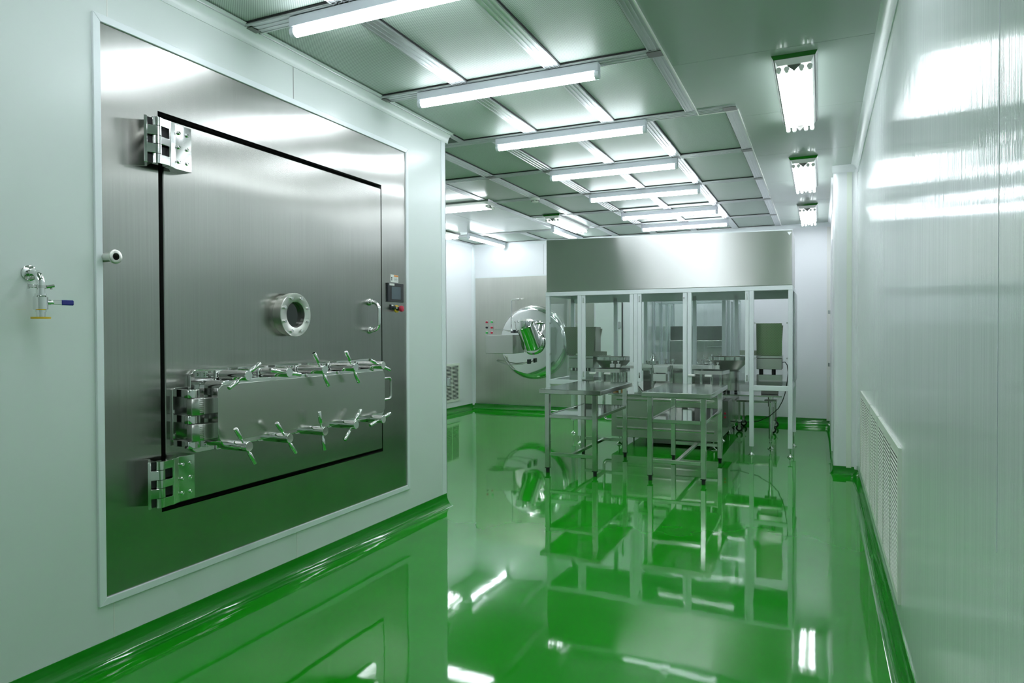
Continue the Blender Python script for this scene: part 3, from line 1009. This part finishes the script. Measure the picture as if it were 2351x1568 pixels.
# ------------------------------------------------------------------ round-door machine in the alcove far wall
dq = ST(MB().box(-3.10, -2.70, YF - .012, YF, .10, 2.10, .002).build('door_2', 'wall'))
MB().box(-2.698, -2.682, YF - .013, YF - .001, .10, 2.12).build('door_gap', 'black', dq)
MB().box(-2.76, -2.72, YF - .05, YF - .012, 1.30, 1.40, .006).build('door_handle', 'alu', dq)
rd = thing('round_door_dryer', (-4.2, YF - .003, .09), 'stainless wall panel with large domed round door at the alcove end', 'freeze dryer')
MB().box(XA + .06, -3.13, YF - .014, YF - .003, .095, 2.14).build('wall_panel', 'wall_steel', rd)
MB().box(XA + .06, -3.13, YF - .015, YF - .004, 2.13, 2.15).build('panel_edge', 'alu_white', rd)
cx, cz, R_ = -4.105, 1.088, .565
prof = [(.016, R_ + .012), (.045, R_ + .012), (.052, R_ + .004), (.060, R_)]
for k in range(1, 7):
    a = PI / 2 * k / 6
    prof.append((.060 + .055 * math.sin(a), R_ - .07 * (1 - math.cos(a))))
for k in range(1, 9):
    rr = (R_ - .07) * (1 - k / 8)
    prof.append((.115 + .016 * (1 - (rr / (R_ - .07)) ** 2), rr))
mb = MB(); mb.lathe((cx, YF, cz), (0, -1, 0), prof, 72)
rdoor = mb.build('dome_door', 'mirror', rd)
# elbow window: horizontal branch and a tapering upright cylinder with a flange on top
mb = MB()
mb.lathe((cx + .03, YF - .14, 1.09), (0, -1, 0), [(0, .195), (.03, .195), (.034, .18), (.045, .165)], 48)
mb.build('branch_collar', 'polish', rdoor)
mb = MB()
ax_ = Vector((-.06, -.42, .60)).normalized()
mb.lathe((cx + .03, YF - .155, 1.045), ax_, [(0, .15), (.40, .14), (.41, 0)], 44)
mb.build('sloping_chute', 'mirror', rdoor)
tx, ty = cx - .02, YF - .36
mb = MB(); mb.lathe((tx, ty, 1.25), (0, 0, 1), [(0, .05), (.03, .13), (.07, .142), (.15, .142)], 44); mb.build('inlet_neck', 'mirror', rdoor)
mb = MB()
mb.lathe((tx, ty, 1.40), (0, 0, 1), [(0, .160), (.010, .160), (.010, .150), (.018, .148), (.018, 0)], 40)
mb.build('top_flange', 'polish', rdoor)
for k in range(10):
    a = 2 * PI * k / 10
    MB().cyl((tx + .156 * math.cos(a), ty + .156 * math.sin(a), 1.392), (tx + .156 * math.cos(a), ty + .156 * math.sin(a), 1.422), .007, seg=8).build('flange_bolt', 'polish', rdoor)
mb = MB(); mb.box(-4.80, -4.33, YF - .34, YF - .012, .915, 1.205, .004); mb.build('arm_cover', 'brushed', rd)
mb = MB()
mb.tube(fillet([(-4.34, YF - .012, 1.765), (-4.34, YF - .10, 1.765), (-4.455, YF - .10, 1.765), (-4.455, YF - .12, 1.262), (-4.36, YF - .22, 1.262)], .03, 5), .010, 10)
mb.cyl((-4.36, YF - .12, 1.765), (-4.31, YF - .12, 1.765), .017, seg=10)
mb.build('sampling_pipe', 'polish', rd)
mb = MB(); mb.cyl((-4.34, YF - .25, 1.235), (-4.34, YF - .25, 1.285), .026, seg=14); mb.cyl((-4.40, YF - .25, 1.25), (-4.27, YF - .25, 1.25), .014, seg=10); mb.build('valve', 'dark_plastic', rd)
mb = MB(); mb.tube(fillet([(-4.75, YF - .012, .80), (-4.72, YF - .10, .79), (-4.45, YF - .26, .735), (-4.2, YF - .28, .755), (-4.10, YF - .24, .80)], .03, 4), .008, 8); mb.build('hose', 'hose', rd)
mb = MB(); mb.tube([(-4.78, YF - .02, 1.30), (-4.6, YF - .12, 1.29), (-4.45, YF - .2, 1.26)], .006, 8); mb.build('thin_hose', 'hose', rd)
mb = MB(); mb.box(-4.11, -4.08, YF - .30, YF - .2, .76, .83, .004); mb.build('drain_fitting', 'dark_plastic', rd)
btn = [('red', -4.935, 1.410), ('green_b', -4.845, 1.412), ('dark_plastic', -4.935, 1.325), ('red', -4.845, 1.322), ('green_b', -4.935, 1.240), ('red', -4.845, 1.240)]
for c_, bx_, bz_ in btn:
    mb = MB(); mb.cyl((bx_, YF - .012, bz_), (bx_, YF - .035, bz_), .016, seg=14)
    mb.build('push_button', c_, rd)
mb = MB()
for _, bx_, bz_ in btn: mb.box(bx_ - .014, bx_ + .014, YF - .017, YF - .014, bz_ + .018, bz_ + .030)
mb.split('button_tag', 'white', rd)

# ------------------------------------------------------------------ enclosure of the filling line
FY, BY = 7.24, 8.0          # front and rear of the wings
en = thing('machine_enclosure', (-1.55, 7.6, 0), 'pale aluminium framed enclosure with clear doors under a steel hood', 'machine enclosure')
def post(x0, x1, y0, y1, z0, z1, foot=True):
    mb = MB(); mb.box(x0, x1, y0, y1, z0, z1, .002)
    if x1 - x0 < .06:
        mb.box(x0 + (x1 - x0) * .42, x0 + (x1 - x0) * .58, y0 - .0015, y0 + .001, z0, z1)
    p = mb.build('post', 'alu_white', en)
    if foot:
        xc, yc = (x0 + x1) / 2, (y0 + y1) / 2
        MB().lathe((xc, yc, 0), (0, 0, 1), [(0, .030), (.006, .030), (.020, .012), (.026, .010), (.030, .006), (z0, .006)], 18).build('levelling_foot', 'polish', p)
    return p
ZT = 1.655
post(-2.85, -2.806, FY, FY + .044, .09, ZT)
post(-2.47, -2.426, FY, FY + .044, .09, ZT)
post(-.653, -.611, FY, FY + .044, .09, ZT)
post(-.291, -.249, FY, FY + .044, .09, ZT)
post(-2.80, -2.756, BY - .044, BY, .16, ZT)
post(-2.26, -2.216, BY - .044, BY, .6, ZT, False)
post(-.285, -.241, BY - .044, BY, .16, ZT)
post(-.875, -.835, BY - .044, BY, .6, ZT, False)
post(-1.835, -1.794, FY, FY + .044, .60, ZT, False)
post(-1.265, -1.224, FY, FY + .044, .60, ZT, False)
post(-1.333, -1.292, BY - .044, BY, .86, ZT, False)
# top beams, mid rails
mb = MB()
mb.box(-2.85, -.249, FY - .002, FY + .044, 1.655, 1.70, .002)
mb.box(-2.85, -2.806, FY + .044, BY, 1.655, 1.70, .002)
mb.box(-.291, -.249, FY + .044, BY, 1.655, 1.70, .002)
mb.box(-2.80, -.249, BY - .044, BY, 1.60, 1.70, .002)
mb.split('top_beam', 'alu_white', en)
mb = MB()
mb.box(-2.806, -2.47, FY, FY + .044, .66, .71, .002)
mb.box(-.611, -.291, FY, FY + .044, .655, .705, .002)
mb.box(-2.85, -2.806, FY + .044, BY, .66, .705, .002)
mb.box(-.291, -.249, FY + .044, BY, .66, .705, .002)
mb.box(-2.756, -2.26, BY - .044, BY, .66, .705, .002)
mb.box(-.835, -.285, BY - .044, BY, .66, .705, .002)
mb.split('cross_rail', 'alu_white', en)
# tunnel behind: posts and doors receding
for y in (8.0, 8.42, 8.84, 9.24, 9.62):
    post(-1.905, -1.863, y, y + .042, .6, ZT, False)
    post(-1.015, -.973, y, y + .042, .6, ZT, False)
mb = MB()
mb.box(-1.905, -1.863, 8.0, 9.66, ZT, 1.70, .002)
mb.box(-1.015, -.973, 8.0, 9.66, ZT, 1.70, .002)
mb.box(-1.863, -1.015, 9.618, 9.66, ZT, 1.70, .002)
mb.box(-1.863, -1.015, 8.80, 8.84, 1.60, 1.64, .002)
mb.split('tunnel_rail', 'alu_white', en)
mb = MB()
mb.box(-1.905, -.973, 8.0, 9.66, 1.70, 1.715)
mb.build('tunnel_roof', 'acrylic', en)
def door(x0, x1, y0, y1, z0, z1, fr=.030):
    """framed clear door in the xz plane (y0..y1 thin) or the yz plane (x0..x1 thin)"""
    mb = MB()
    if x1 - x0 > y1 - y0:
        if x1 - x0 > .2:
            mb.box(x0, x0 + fr, y0, y1, z0, z1); mb.box(x1 - fr, x1, y0, y1, z0, z1)
            mb.box(x0 + fr, x1 - fr, y0, y1, z1 - fr, z1); mb.box(x0 + fr, x1 - fr, y0, y1, z0, z0 + fr)
        d_ = mb.build('door_frame', 'alu_white', en)
        ym = (y0 + y1) / 2
        MB().box(x0 + fr, x1 - fr, ym - .002, ym + .002, z0 + fr, z1 - fr).build('clear_pane', 'acrylic', d_)
    else:
        mb.box(x0, x1, y0, y0 + fr, z0, z1); mb.box(x0, x1, y1 - fr, y1, z0, z1)
        mb.box(x0, x1, y0 + fr, y1 - fr, z1 - fr, z1); mb.box(x0, x1, y0 + fr, y1 - fr, z0, z0 + fr)
        d_ = mb.build('door_frame', 'alu_white', en)
        xm = (x0 + x1) / 2
        MB().box(xm - .002, xm + .002, y0 + fr, y1 - fr, z0 + fr, z1 - fr).build('clear_pane', 'acrylic', d_)
    return d_
for a, b_ in ((8.05, 8.41), (8.47, 8.83), (8.89, 9.23), (9.29, 9.61)):
    door(-1.895, -1.875, a, b_, .80, 1.64)
    door(-1.003, -.983, a, b_, .80, 1.64)
# side stiles of the folding front doors
def stile(x0, x1, z0, z1, y0=FY + .004, y1=FY + .032):
    MB().box(x0, x1, y0, y1, z0, z1, .0015).build('door_stile', 'alu_white', en)
stile(-2.424, -2.383, .72, ZT)
stile(-1.879, -1.840, .92, ZT)
stile(-1.792, -1.751, .71, ZT)
stile(-1.313, -1.270, .60, ZT)
stile(-.694, -.656, .74, ZT)
def pane(x0, x1, y0, y1, z0, z1):
    MB().box(x0, x1, y0, y1, z0, z1).build('clear_pane', 'acrylic', en)
pane(-2.806, -2.47, FY + .018, FY + .022, .71, ZT)
pane(-2.383, -1.879, FY + .018, FY + .022, .72, ZT)
pane(-1.751, -1.313, FY + .018, FY + .022, .72, ZT)
pane(-1.224, -.694, FY + .018, FY + .022, .72, ZT)
pane(-2.828, -2.824, FY + .05, BY - .05, .71, ZT)
pane(-.272, -.268, FY + .05, BY - .05, .71, ZT)
pane(-1.86, -1.02, 8.40, 8.404, 1.0, 1.60)
# small door hinges and catches
mb = MB()
for x in (-2.40, -1.772, -.675):
    for z in (1.60, .78):
        mb.box(x - .006, x + .006, FY - .003, FY + .004, z - .03, z + .03)
for x, z in ((-2.795, 1.35), (-2.795, 1.0), (-2.48, 1.35), (-2.48, 1.0), (-.60, 1.33), (-.30, 1.33), (-.30, .98), (-.60, .98), (-1.30, 1.60)):
    mb.cyl((x, FY - .006, z), (x, FY + .01, z), .008, seg=10)
mb.split('door_fitting', 'polish', en)
# side door on the far right, slightly proud of the frame
MB().box(-.240, -.228, 7.34, 7.92, .74, 1.63, .002).build('side_door', 'alu', en)
# hood
mb = MB()
v = [(-2.84, 1.702), (-.254, 1.702), (-.254, 2.242), (-2.84, 2.296)]
mb.prism(v, 'xz', FY - .004, 8.0, .004)
mb.build('hood', 'hood_steel', en)
mb = MB()
mb.prism([(-2.842, 2.290), (-.252, 2.236), (-.252, 2.246), (-2.842, 2.300)], 'xz', FY - .006, FY + .01)
mb.prism([(-.300, 2.222), (-.262, 2.222), (-.280, 2.190)], 'xz', FY - .006, FY)
mb.build('hood_edge', 'alu_white', en)
mb = MB()
mb.box(-2.80, -.30, FY + .05, BY - .05, 1.69, 1.70)
mb.build('hood_soffit', 'alu', en)
# ------------------------------------------------------------------ filling machine: cabinet, deck, heads
fm = thing('filling_machine', (-1.53, 8.2, 0), 'stainless steel filling machine base cabinet with conveyor and dosing heads inside the enclosure', 'filling machine')
mb = MB()
mb.box(-2.10, -.965, 7.30, 9.35, .10, .555, .003)
cab = mb.build('cabinet', 'brushed', fm)
mb = MB()
mb.box(-2.13, -.945, 7.27, 9.37, .555, .575, .003)
mb.build('deck_plate', 'table_steel', fm)
for z in (.50, .30, .185):
    mb = MB(); mb.prism([(7.30, z), (7.298, z + .010), (7.298, z + .022), (7.30, z + .032)], 'yz', -2.04, -1.0); mb.build('pressed_rib', 'brushed', cab)
for y in (7.40, 8.05, 8.70, 9.25):
    for x in (-2.04, -1.02):
        MB().lathe((x, y, 0), (0, 0, 1), [(0, .034), (.006, .034), (.022, .013), (.03, .010), (.10, .010)], 18).build('levelling_foot', 'polish', fm)
mb = MB(); mb.box(-1.75, -1.1, 7.5, 9.2, .02, .10); mb.build('drive_tray', 'dark_steel', fm)
# front left pipe
mb = MB(); mb.tube(fillet([(-2.28, 7.62, .60), (-2.28, 7.62, .235), (-2.10, 7.62, .235)], .05, 7), .017, 14)
mb.build('drain_pipe', 'polish', fm)
# conveyor rail
mb = MB()
mb.box(-1.90, -1.00, 7.56, 7.60, .845, .878, .002)
mb.box(-1.90, -1.00, 7.74, 7.78, .845, .878, .002)
mb.box(-2.10, -.96, 7.66, 7.72, .83, .86, .002)
mb.split('guide_rail', 'white', fm)
mb = MB(); mb.box(-1.95, -.98, 7.80, 8.7, .80, .84, .003); mb.build('indexing_table', 'table_steel', fm)
mb = MB(); mb.box(-1.50, -1.375, 7.55, 7.9, .575, .795, .003); mb.build('gearbox_cover', 'brushed', fm)
mb = MB(); mb.box(-1.30, -1.10, 7.9, 8.5, .575, .80, .003); mb.box(-1.9, -1.75, 7.95, 8.5, .575, .80, .003); mb.split('drive_housing', 'dark_steel', fm)
# central column with knurled nut and discs
mb = MB()
mb.lathe((-1.705, 7.62, .575), (0, 0, 1), [(0, .05), (.02, .05), (.02, .028), (.20, .028), (.20, .05), (.24, .05), (.24, .035), (.265, .035), (.265, .055), (.30, .058), (.345, .056), (.345, .030), (.36, .028), (.39, .016), (.40, .022), (.425, .020), (.43, 0)], 32)
mb.build('dosing_column', 'polish', fm)
mb = MB()
for k in range(4):
    a = PI / 4 + k * PI / 2
    mb.cyl((-1.705 + .045 * math.cos(a), 7.62 + .045 * math.sin(a), .92), (-1.705 + .020 * math.cos(a), 7.62 + .020 * math.sin(a), .985), .004, seg=8)
mb.split('clamp_lever', 'polish', fm)
# white chutes in front
mb = MB()
mb.prism([(7.45, .86), (7.62, .875), (7.62, .865), (7.45, .80)], 'yz', -1.665, -1.515, .001)
mb.box(-1.672, -1.532, 7.45, 7.56, .705, .785, .003)
mb.prism([(7.36, .60), (7.56, .66), (7.56, .70), (7.36, .61)], 'yz', -1.66, -1.50, .001)
mb.build('white_chute', 'white', fm)
mb = MB()
for x in (-1.69, -1.495, -1.475):
    mb.cyl((x, 7.5, .575), (x, 7.5, .88), .008, seg=10)
mb.split('chute_post', 'polish', fm)
mb = MB(); mb.prism([(-1.86, .575), (-1.75, .575), (-1.83, .67)], 'xz', 7.36, 7.40, .001)
mb.tube([(-1.86, 7.34, .69), (-1.77, 7.34, .59)], .007, 10); mb.build('angled_guide', 'polish', fm)
# outfeed trays on the left and right with legs and small clamps
def tray(x0, mir, z=.806):
    s_ = mir
    P = [(0, 7.30), (.15, 7.22), (.36, 7.22), (.40, 7.50), (.10, 7.52)]
    pts = [(x0 + s_ * a, y) for a, y in P]
    mb = MB(); mb.prism(pts, 'xy', z, z + .006)
    for i in range(len(pts)):
        j = (i + 1) % len(pts)
        a, b_ = Vector((*pts[i], 0)), Vector((*pts[j], 0))
        n_ = (b_ - a).normalized().cross(Vector((0, 0, 1))) * .002
        q = [a + n_, b_ + n_, b_ - n_, a - n_]
        mb.prism([(p.x, p.y) for p in q], 'xy', z, z + .038)
    t_ = mb.build('tray', 'table_steel', fm)
    mb = MB()
    for a, y in ((.14, 7.30), (.24, 7.34), (.33, 7.34)):
        mb.cyl((x0 + s_ * a, y, .575), (x0 + s_ * a, y, z), .014, seg=14)
    mb.split('tray_leg', 'polish', t_)
    mb = MB()
    for a in (.02, .19):
        mb.box(min(x0 + s_ * a, x0 + s_ * (a + .07)), max(x0 + s_ * a, x0 + s_ * (a + .07)), 7.20, 7.25, z - .022, z - .002, .003)
    mb.split('tray_bracket', 'white', t_)
    for a in (.22, .29):
        mb = MB()
        mb.box(x0 + s_ * a - .02, x0 + s_ * a + .02, 7.40, 7.45, z + .045, z + .085, .003)
        mb.cyl((x0 + s_ * a, 7.425, z + .085), (x0 + s_ * a, 7.425, z + .105), .006, seg=8)
        mb.cyl((x0 + s_ * a, 7.425, z + .105), (x0 + s_ * a, 7.425, z + .115), .012, seg=10)
        mb.build('guide_clamp', 'white', t_)
tray(-2.345, 1)
tray(-1.275, 1)
for x, r in ((-2.150, .048), (-2.045, .042)):
    mb = MB(); mb.lathe((x, 7.62, .60), (0, 0, 1), [(0, r), (.19, r), (.19, r * .6), (.215, r * .6), (.215, 0)], 28)
    dm = mb.build('drive_drum', 'polish', fm)
    mb = MB(); mb.lathe((x, 7.62, .577), (0, 0, 1), [(0, r * .95), (.023, r * .95), (.023, 0)], 24); mb.build('brass_foot_ring', 'brass', dm)
# little knobs, rods and star wheels along the deck for the busy middle
rnd = random.Random(3)
for k, (x, y) in enumerate(((-1.85, 7.95), (-1.55, 7.92), (-1.40, 8.1), (-1.22, 8.0), (-1.62, 8.3), (-1.15, 8.25), (-1.32, 8.55), (-1.75, 8.5))):
    mb = MB()
    mb.lathe((x, y, .84), (0, 0, 1), [(0, .030), (.02, .030), (.02, .012), (.05, .012), (.05, .02), (.07, .02), (.075, 0)], 16)
    mb.build('guide_knob', 'mirror' if k % 2 else 'polish', fm)
mb = MB(); mb.lathe((-1.25, 8.15, .84), (0, 0, 1), [(0, .12), (.035, .12), (.035, .11), (.045, .03), (.08, .03), (.08, 0)], 36); mb.build('star_wheel', 'table_steel', fm)
mb = MB(); mb.lathe((-1.86, 7.85, .86), (0, 0, 1), [(0, .10), (.02, .10), (.02, 0)], 30); mb.build('star_wheel', 'table_steel', fm)
mb = MB()
for k in range(14):
    a = rnd.uniform(0, 6.28); x = rnd.uniform(-1.45, -1.05); y = rnd.uniform(8.6, 8.9); z = rnd.uniform(.86, .95)
    mb.cyl((x, y, z), (x + .05 * math.cos(a), y + .02, z + .05 * math.sin(a)), .007, seg=8)
mb.box(-1.5, -1.02, 8.6, 8.95, .80, .86, .004)
mb.build('crimping_head', 'mirror', fm)
# dark stainless cabinet at the rear of the tunnel
mb = MB(); mb.box(-1.84, -1.03, 9.20, 9.60, .575, 1.13, .004)
rc = mb.build('rear_cabinet', 'brushed', fm)
MB().box(-1.84, -1.03, 9.24, 9.60, 1.13, 1.32, .004).build('rear_cabinet_top', 'dark_steel', rc)
mb = MB(); mb.tube(fillet([(-1.34, 9.20, 1.045), (-1.34, 9.17, 1.045), (-1.16, 9.17, 1.045), (-1.16, 9.20, 1.045)], .012, 4), .006, 8); mb.build('rear_handle', 'polish', rc)

# ------------------------------------------------------------------ vibratory bowls and bin feeders in both wings
def bowl(cx_, cy_, rr, zrim, zcyl, zbot, rc_, label, cone=True):
    t = thing('vibratory_bowl_feeder', (cx_, cy_, zbot), label, 'bowl feeder', 'bowl feeders in the enclosure wings')
    mb = MB()
    if cone:
        prof = [(zbot, rc_), (zcyl - .01, rc_), (zcyl - .01, rc_ + .012), (zcyl, rc_ + .012), (zcyl, rc_ * .93)]
    else:
        prof = [(zbot, rc_), (zcyl, rc_), (zcyl, rc_ * .9)]
    mb.lathe((cx_, cy_, 0), (0, 0, 1), [(z, r) for z, r in prof], 40)
    mb.build('drive_drum', 'brushed', t)
    mb = MB()
    mb.lathe((cx_, cy_, 0), (0, 0, 1), [(zcyl, rc_ * .93), (zrim - .03, rr), (zrim, rr), (zrim, rr - .005), (zrim - .03, rr - .006), (zcyl + .02, rc_ * .8), (zcyl + .02, 0)], 48)
    mb.build('bowl', 'bin_steel', t)
    mb = MB()
    mb.lathe((cx_, cy_, 0), (0, 0, 1), [(zrim - .033, rr - .002), (zrim - .033, rr + .004), (zrim + .001, rr + .004), (zrim + .001, rr - .002)], 48, close=True)
    mb.build('rim', 'polish', t)
    mb = MB()
    for k in range(3):
        a = k * 2.09 + .5
        mb.cyl((cx_ + .07 * math.cos(a), cy_ + .07 * math.sin(a), zbot - .03), (cx_ + .07 * math.cos(a), cy_ + .07 * math.sin(a), zbot), .015, seg=10)
    mb.split('rubber_foot', 'black', t)
    return t
bowl(-.900, 7.72, .215, .975, .82, .615, .095, 'steel vibratory bowl on a drum in the right wing of the enclosure')
bowl(-2.205, 7.735, .212, .957, .80, .615, .11, 'steel vibratory bowl in the left wing of the enclosure')
def platform(x0, x1, y0, y1, label, px, py):
    t = thing('feeder_stand', (px, py, 0), label, 'stand', 'pedestal stands under the bowl feeders')
    mb = MB(); mb.box(x0, x1, y0, y1, .570, .583, .002); mb.build('stand_top', 'table_steel', t)
    mb = MB(); mb.cyl((px, py, .11), (px, py, .50), .019, seg=18); mb.cyl((px, py, .45), (px, py, .57), .028, seg=18); mb.build('column', 'polish', t)
    mb = MB(); mb.box(px - .06, px + .06, py - .06, py + .06, .510, .524, .003); mb.cyl((px, py - .07, .502), (px, py + .07, .502), .007, seg=8); mb.build('clamp_plate', 'dark_steel', t)
    mb = MB(); mb.lathe((px, py, 0), (0, 0, 1), [(0, .034), (.006, .034), (.024, .012), (.03, .007), (.06, .007), (.06, .014), (.075, .014), (.075, .009), (.11, .009)], 18); mb.build('foot', 'polish', t)
    return t
platform(-.94, -.36, 7.50, 7.92, 'round steel pedestal stand under the right wing feeders', -.48, 7.72)
platform(-2.73, -2.15, 7.55, 7.92, 'round steel pedestal stand under the left wing feeders, partly hidden by the table', -2.58, 7.72)

def bin_feeder(x0, x1, xb0, xb1, yc, z0, z1, tray_x, label, lean, perf):
    t = thing('bin_feeder', ((x0 + x1) / 2, yc, .60), label, 'parts feeder', 'bin feeders at the outer ends of the enclosure')
    mb = MB()
    # flared sheet bin: front plate wider at the top
    A = [(xb0, z0), (xb1, z0), (x1, z1), (x0, z1)]
    lean = .045  # top leans out so that the steel plate mirrors the green floor
    fr0 = [mb.bm.verts.new((a, yc - .115 - (lean if b_ > (z0 + z1) / 2 else 0), b_)) for a, b_ in A]
    fr1 = [mb.bm.verts.new((a, yc - .109 - (lean if b_ > (z0 + z1) / 2 else 0), b_)) for a, b_ in A]
    mb.bm.faces.new(fr0); mb.bm.faces.new(list(reversed(fr1)))
    for i in range(4):
        j = (i + 1) % 4
        mb.bm.faces.new((fr0[j], fr0[i], fr1[i], fr1[j]))
    mb.prism([(xb0 + .02, z0), (xb1 - .02, z0), (x1, z1 - .02), (x0, z1 - .02)], 'xz', yc + .10, yc + .106)
    mb.prism([(yc - .109, z0), (yc + .10, z0), (yc + .10, z1), (yc - .109, z1)], 'yz', x0 + .02, x0 + .026)
    mb.prism([(yc - .109, z0), (yc + .10, z0), (yc + .10, z1), (yc - .109, z1)], 'yz', x1 - .026, x1 - .02)
    bn = mb.build('bin', perf, t)
    mb = MB()
    if tray_x is not None:
        a, b_ = sorted((tray_x, xb1 if tray_x > x1 else xb0))
        mb.box(a, b_, yc - .115, yc - .110, z0, z0 + .052)
        mb.box(a, b_, yc - .11, yc + .04, z0, z0 + .005)
        mb.build('feed_trough', perf, t)
    else:
        mb.bm.free()
    mb = MB(); mb.box(xb0 - .002, xb1 + .002, yc - .12, yc + .12, z0 - .030, z0 - .002, .003); mb.build('vibrator_plate', 'brass' if False else 'table_steel', t)
    mb = MB(); mb.box(xb0, xb1, yc - .115, yc + .115, z0 - .145, z0 - .032, .004); mb.build('vibrator_box', 'brushed', t)
    mb = MB()
    for fx in (.15, .65):
        for fy in (-.07, .07):
            xx = xb0 + (xb1 - xb0) * fx
            mb.cyl((xx, yc + fy, .795), (xx, yc + fy, z0 - .145), .016, seg=12)
    mb.split('rubber_mount', 'black', t)
    mb = MB(); mb.box(xb0 + .0, xb1 - .0, yc - .10, yc + .10, .680, .795, .003); mb.build('base_box', 'table_steel', t)
    mb = MB(); mb.box(xb0 + .04, xb1 - .04, yc - .05, yc + .05, .585, .68, .003); mb.build('riser', 'dark_steel', t)
    return t
bin_feeder(-.612, -.362, -.612, -.362, 7.70, .996, 1.33, -.78, 'perforated steel bin feeder mirroring the green floor, at the right end of the enclosure', 0, 'perf_bin')
bin_feeder(-2.74, -2.352, -2.695, -2.398, 7.70, .973, 1.306, -2.235, 'flared steel bin feeder at the left end of the enclosure', 0, 'perf_bin')
mb = MB()
mb.tube([(-.36, 7.62, .925), (-.335, 7.62, .928), (-.315, 7.62, .90), (-.305, 7.62, .82), (-.315, 7.62, .72), (-.335, 7.62, .60), (-.36, 7.64, .52), (-.40, 7.66, .44), (-.48, 7.66, .36), (-.60, 7.7, .29), (-.80, 7.75, .26), (-.895, 7.76, .27)], .0045, 8)
tag(mb.build('power_cable', 'black'), 'thin black cable hanging from the right bin feeder to the cabinet side', 'cable')

# small control box on the right side of the cabinet
mb = MB(); mb.box(-.962, -.90, 7.60, 8.0, .22, .50, .004)
cb = mb.build('control_box', 'dark_steel'); tag(cb, 'dark steel control box on the right flank of the filling machine cabinet', 'control box')
for z in (.33, .37):
    MB().cyl((-.93, 7.60, z), (-.93, 7.585, z), .012, seg=12).build('button', 'red', cb)

# low trolley on castors behind
tr_ = thing('low_trolley', (-.72, 9.2, 0), 'low steel trolley on castors behind the right wing of the enclosure', 'trolley')
mb = MB(); mb.box(-.95, -.48, 8.85, 9.50, .375, .400, .002); mb.build('trolley_top', 'table_steel', tr_)
for x in (-.92, -.53):
    for y in (8.92, 9.45):
        lg = MB().box(x - .012, x + .012, y - .012, y + .012, .14, .375).build('leg', 'brushed', tr_)
        mb = MB(); mb.box(x - .03, x + .03, y - .03, y + .03, .130, .142, .002); mb.prism([(x - .02, .13), (x + .02, .13), (x + .012, .045), (x - .012, .045)], 'xz', y - .022, y - .019); mb.build('castor_fork', 'polish', lg)
        mb = MB(); mb.lathe((x, y - .014, .042), (0, 1, 0), [(0, .036), (.003, .042), (.025, .042), (.028, .036), (.028, 0)], 24); mb.build('castor_wheel', 'black', lg)
        mb = MB(); mb.cyl((x, y - .017, .042), (x, y + .016, .042), .022, seg=18); mb.build('wheel_hub', 'white', lg)

# ------------------------------------------------------------------ two work tables in front
def work_table(name_loc, label, first=True):
    x0, x1, y0, y1 = -.283, .283, -.0, 1.07
    ox, oy = name_loc
    t = thing('work_table', (ox, oy, 0), label, 'table', 'stainless work tables in front of the enclosure')
    o = Vector((ox, oy, 0))
    mb = MB(); mb.box(ox - .283, ox + .283, oy - .01, oy + 1.07, .703, .743, .003)
    mb.build('table_top', 'table_steel', t)
    for lx in (-.2185, .2185):
        for ly in (.03, 1.03):
            a, b_ = ox + lx, oy + ly
            lg = MB().box(a - .0205, a + .0205, b_ - .0205, b_ + .0205, .045, .703, .003).build('leg', 'table_steel', t)
            mb = MB(); mb.box(a - .022, a + .022, b_ - .022, b_ + .022, .040, .048, .002); mb.box(a - .014, a + .014, b_ - .014, b_ + .014, 0, .042, .003); mb.build('rubber_foot', 'black', lg)
    # shelf: frame and dished sheet
    mb = MB()
    mb.box(ox - .198, ox + .198, oy + .015, oy + .045, .488, .516, .002)
    mb.box(ox - .198, ox + .198, oy + 1.015, oy + 1.045, .488, .516, .002)
    mb.box(ox - .233, ox - .203, oy + .05, oy + 1.01, .488, .516, .002)
    mb.box(ox + .203, ox + .233, oy + .05, oy + 1.01, .488, .516, .002)
    sh = mb.build('shelf_frame', 'table_steel', t)
    mb = MB(); mb.box(ox - .205, ox + .205, oy + .03, oy + 1.03, .508, .514, .001); mb.build('shelf_sheet', 'mirror', sh)
    mb = MB()
    mb.box(ox - .198, ox + .198, oy + .017, oy + .043, .152, .180, .002)
    mb.box(ox - .198, ox + .198, oy + 1.017, oy + 1.043, .152, .180, .002)
    mb.box(ox - .014, ox + .014, oy + .043, oy + 1.017, .153, .179, .002)
    mb.split('stretcher', 'table_steel', t)
    return t
tl = work_table((-1.993, 5.63), 'stainless work table on four square legs, left of the pair before the enclosure')
tr2 = copy_thing(tl, (-1.085, 5.67, 0), 'stainless work table on four square legs, right of the pair before the enclosure')
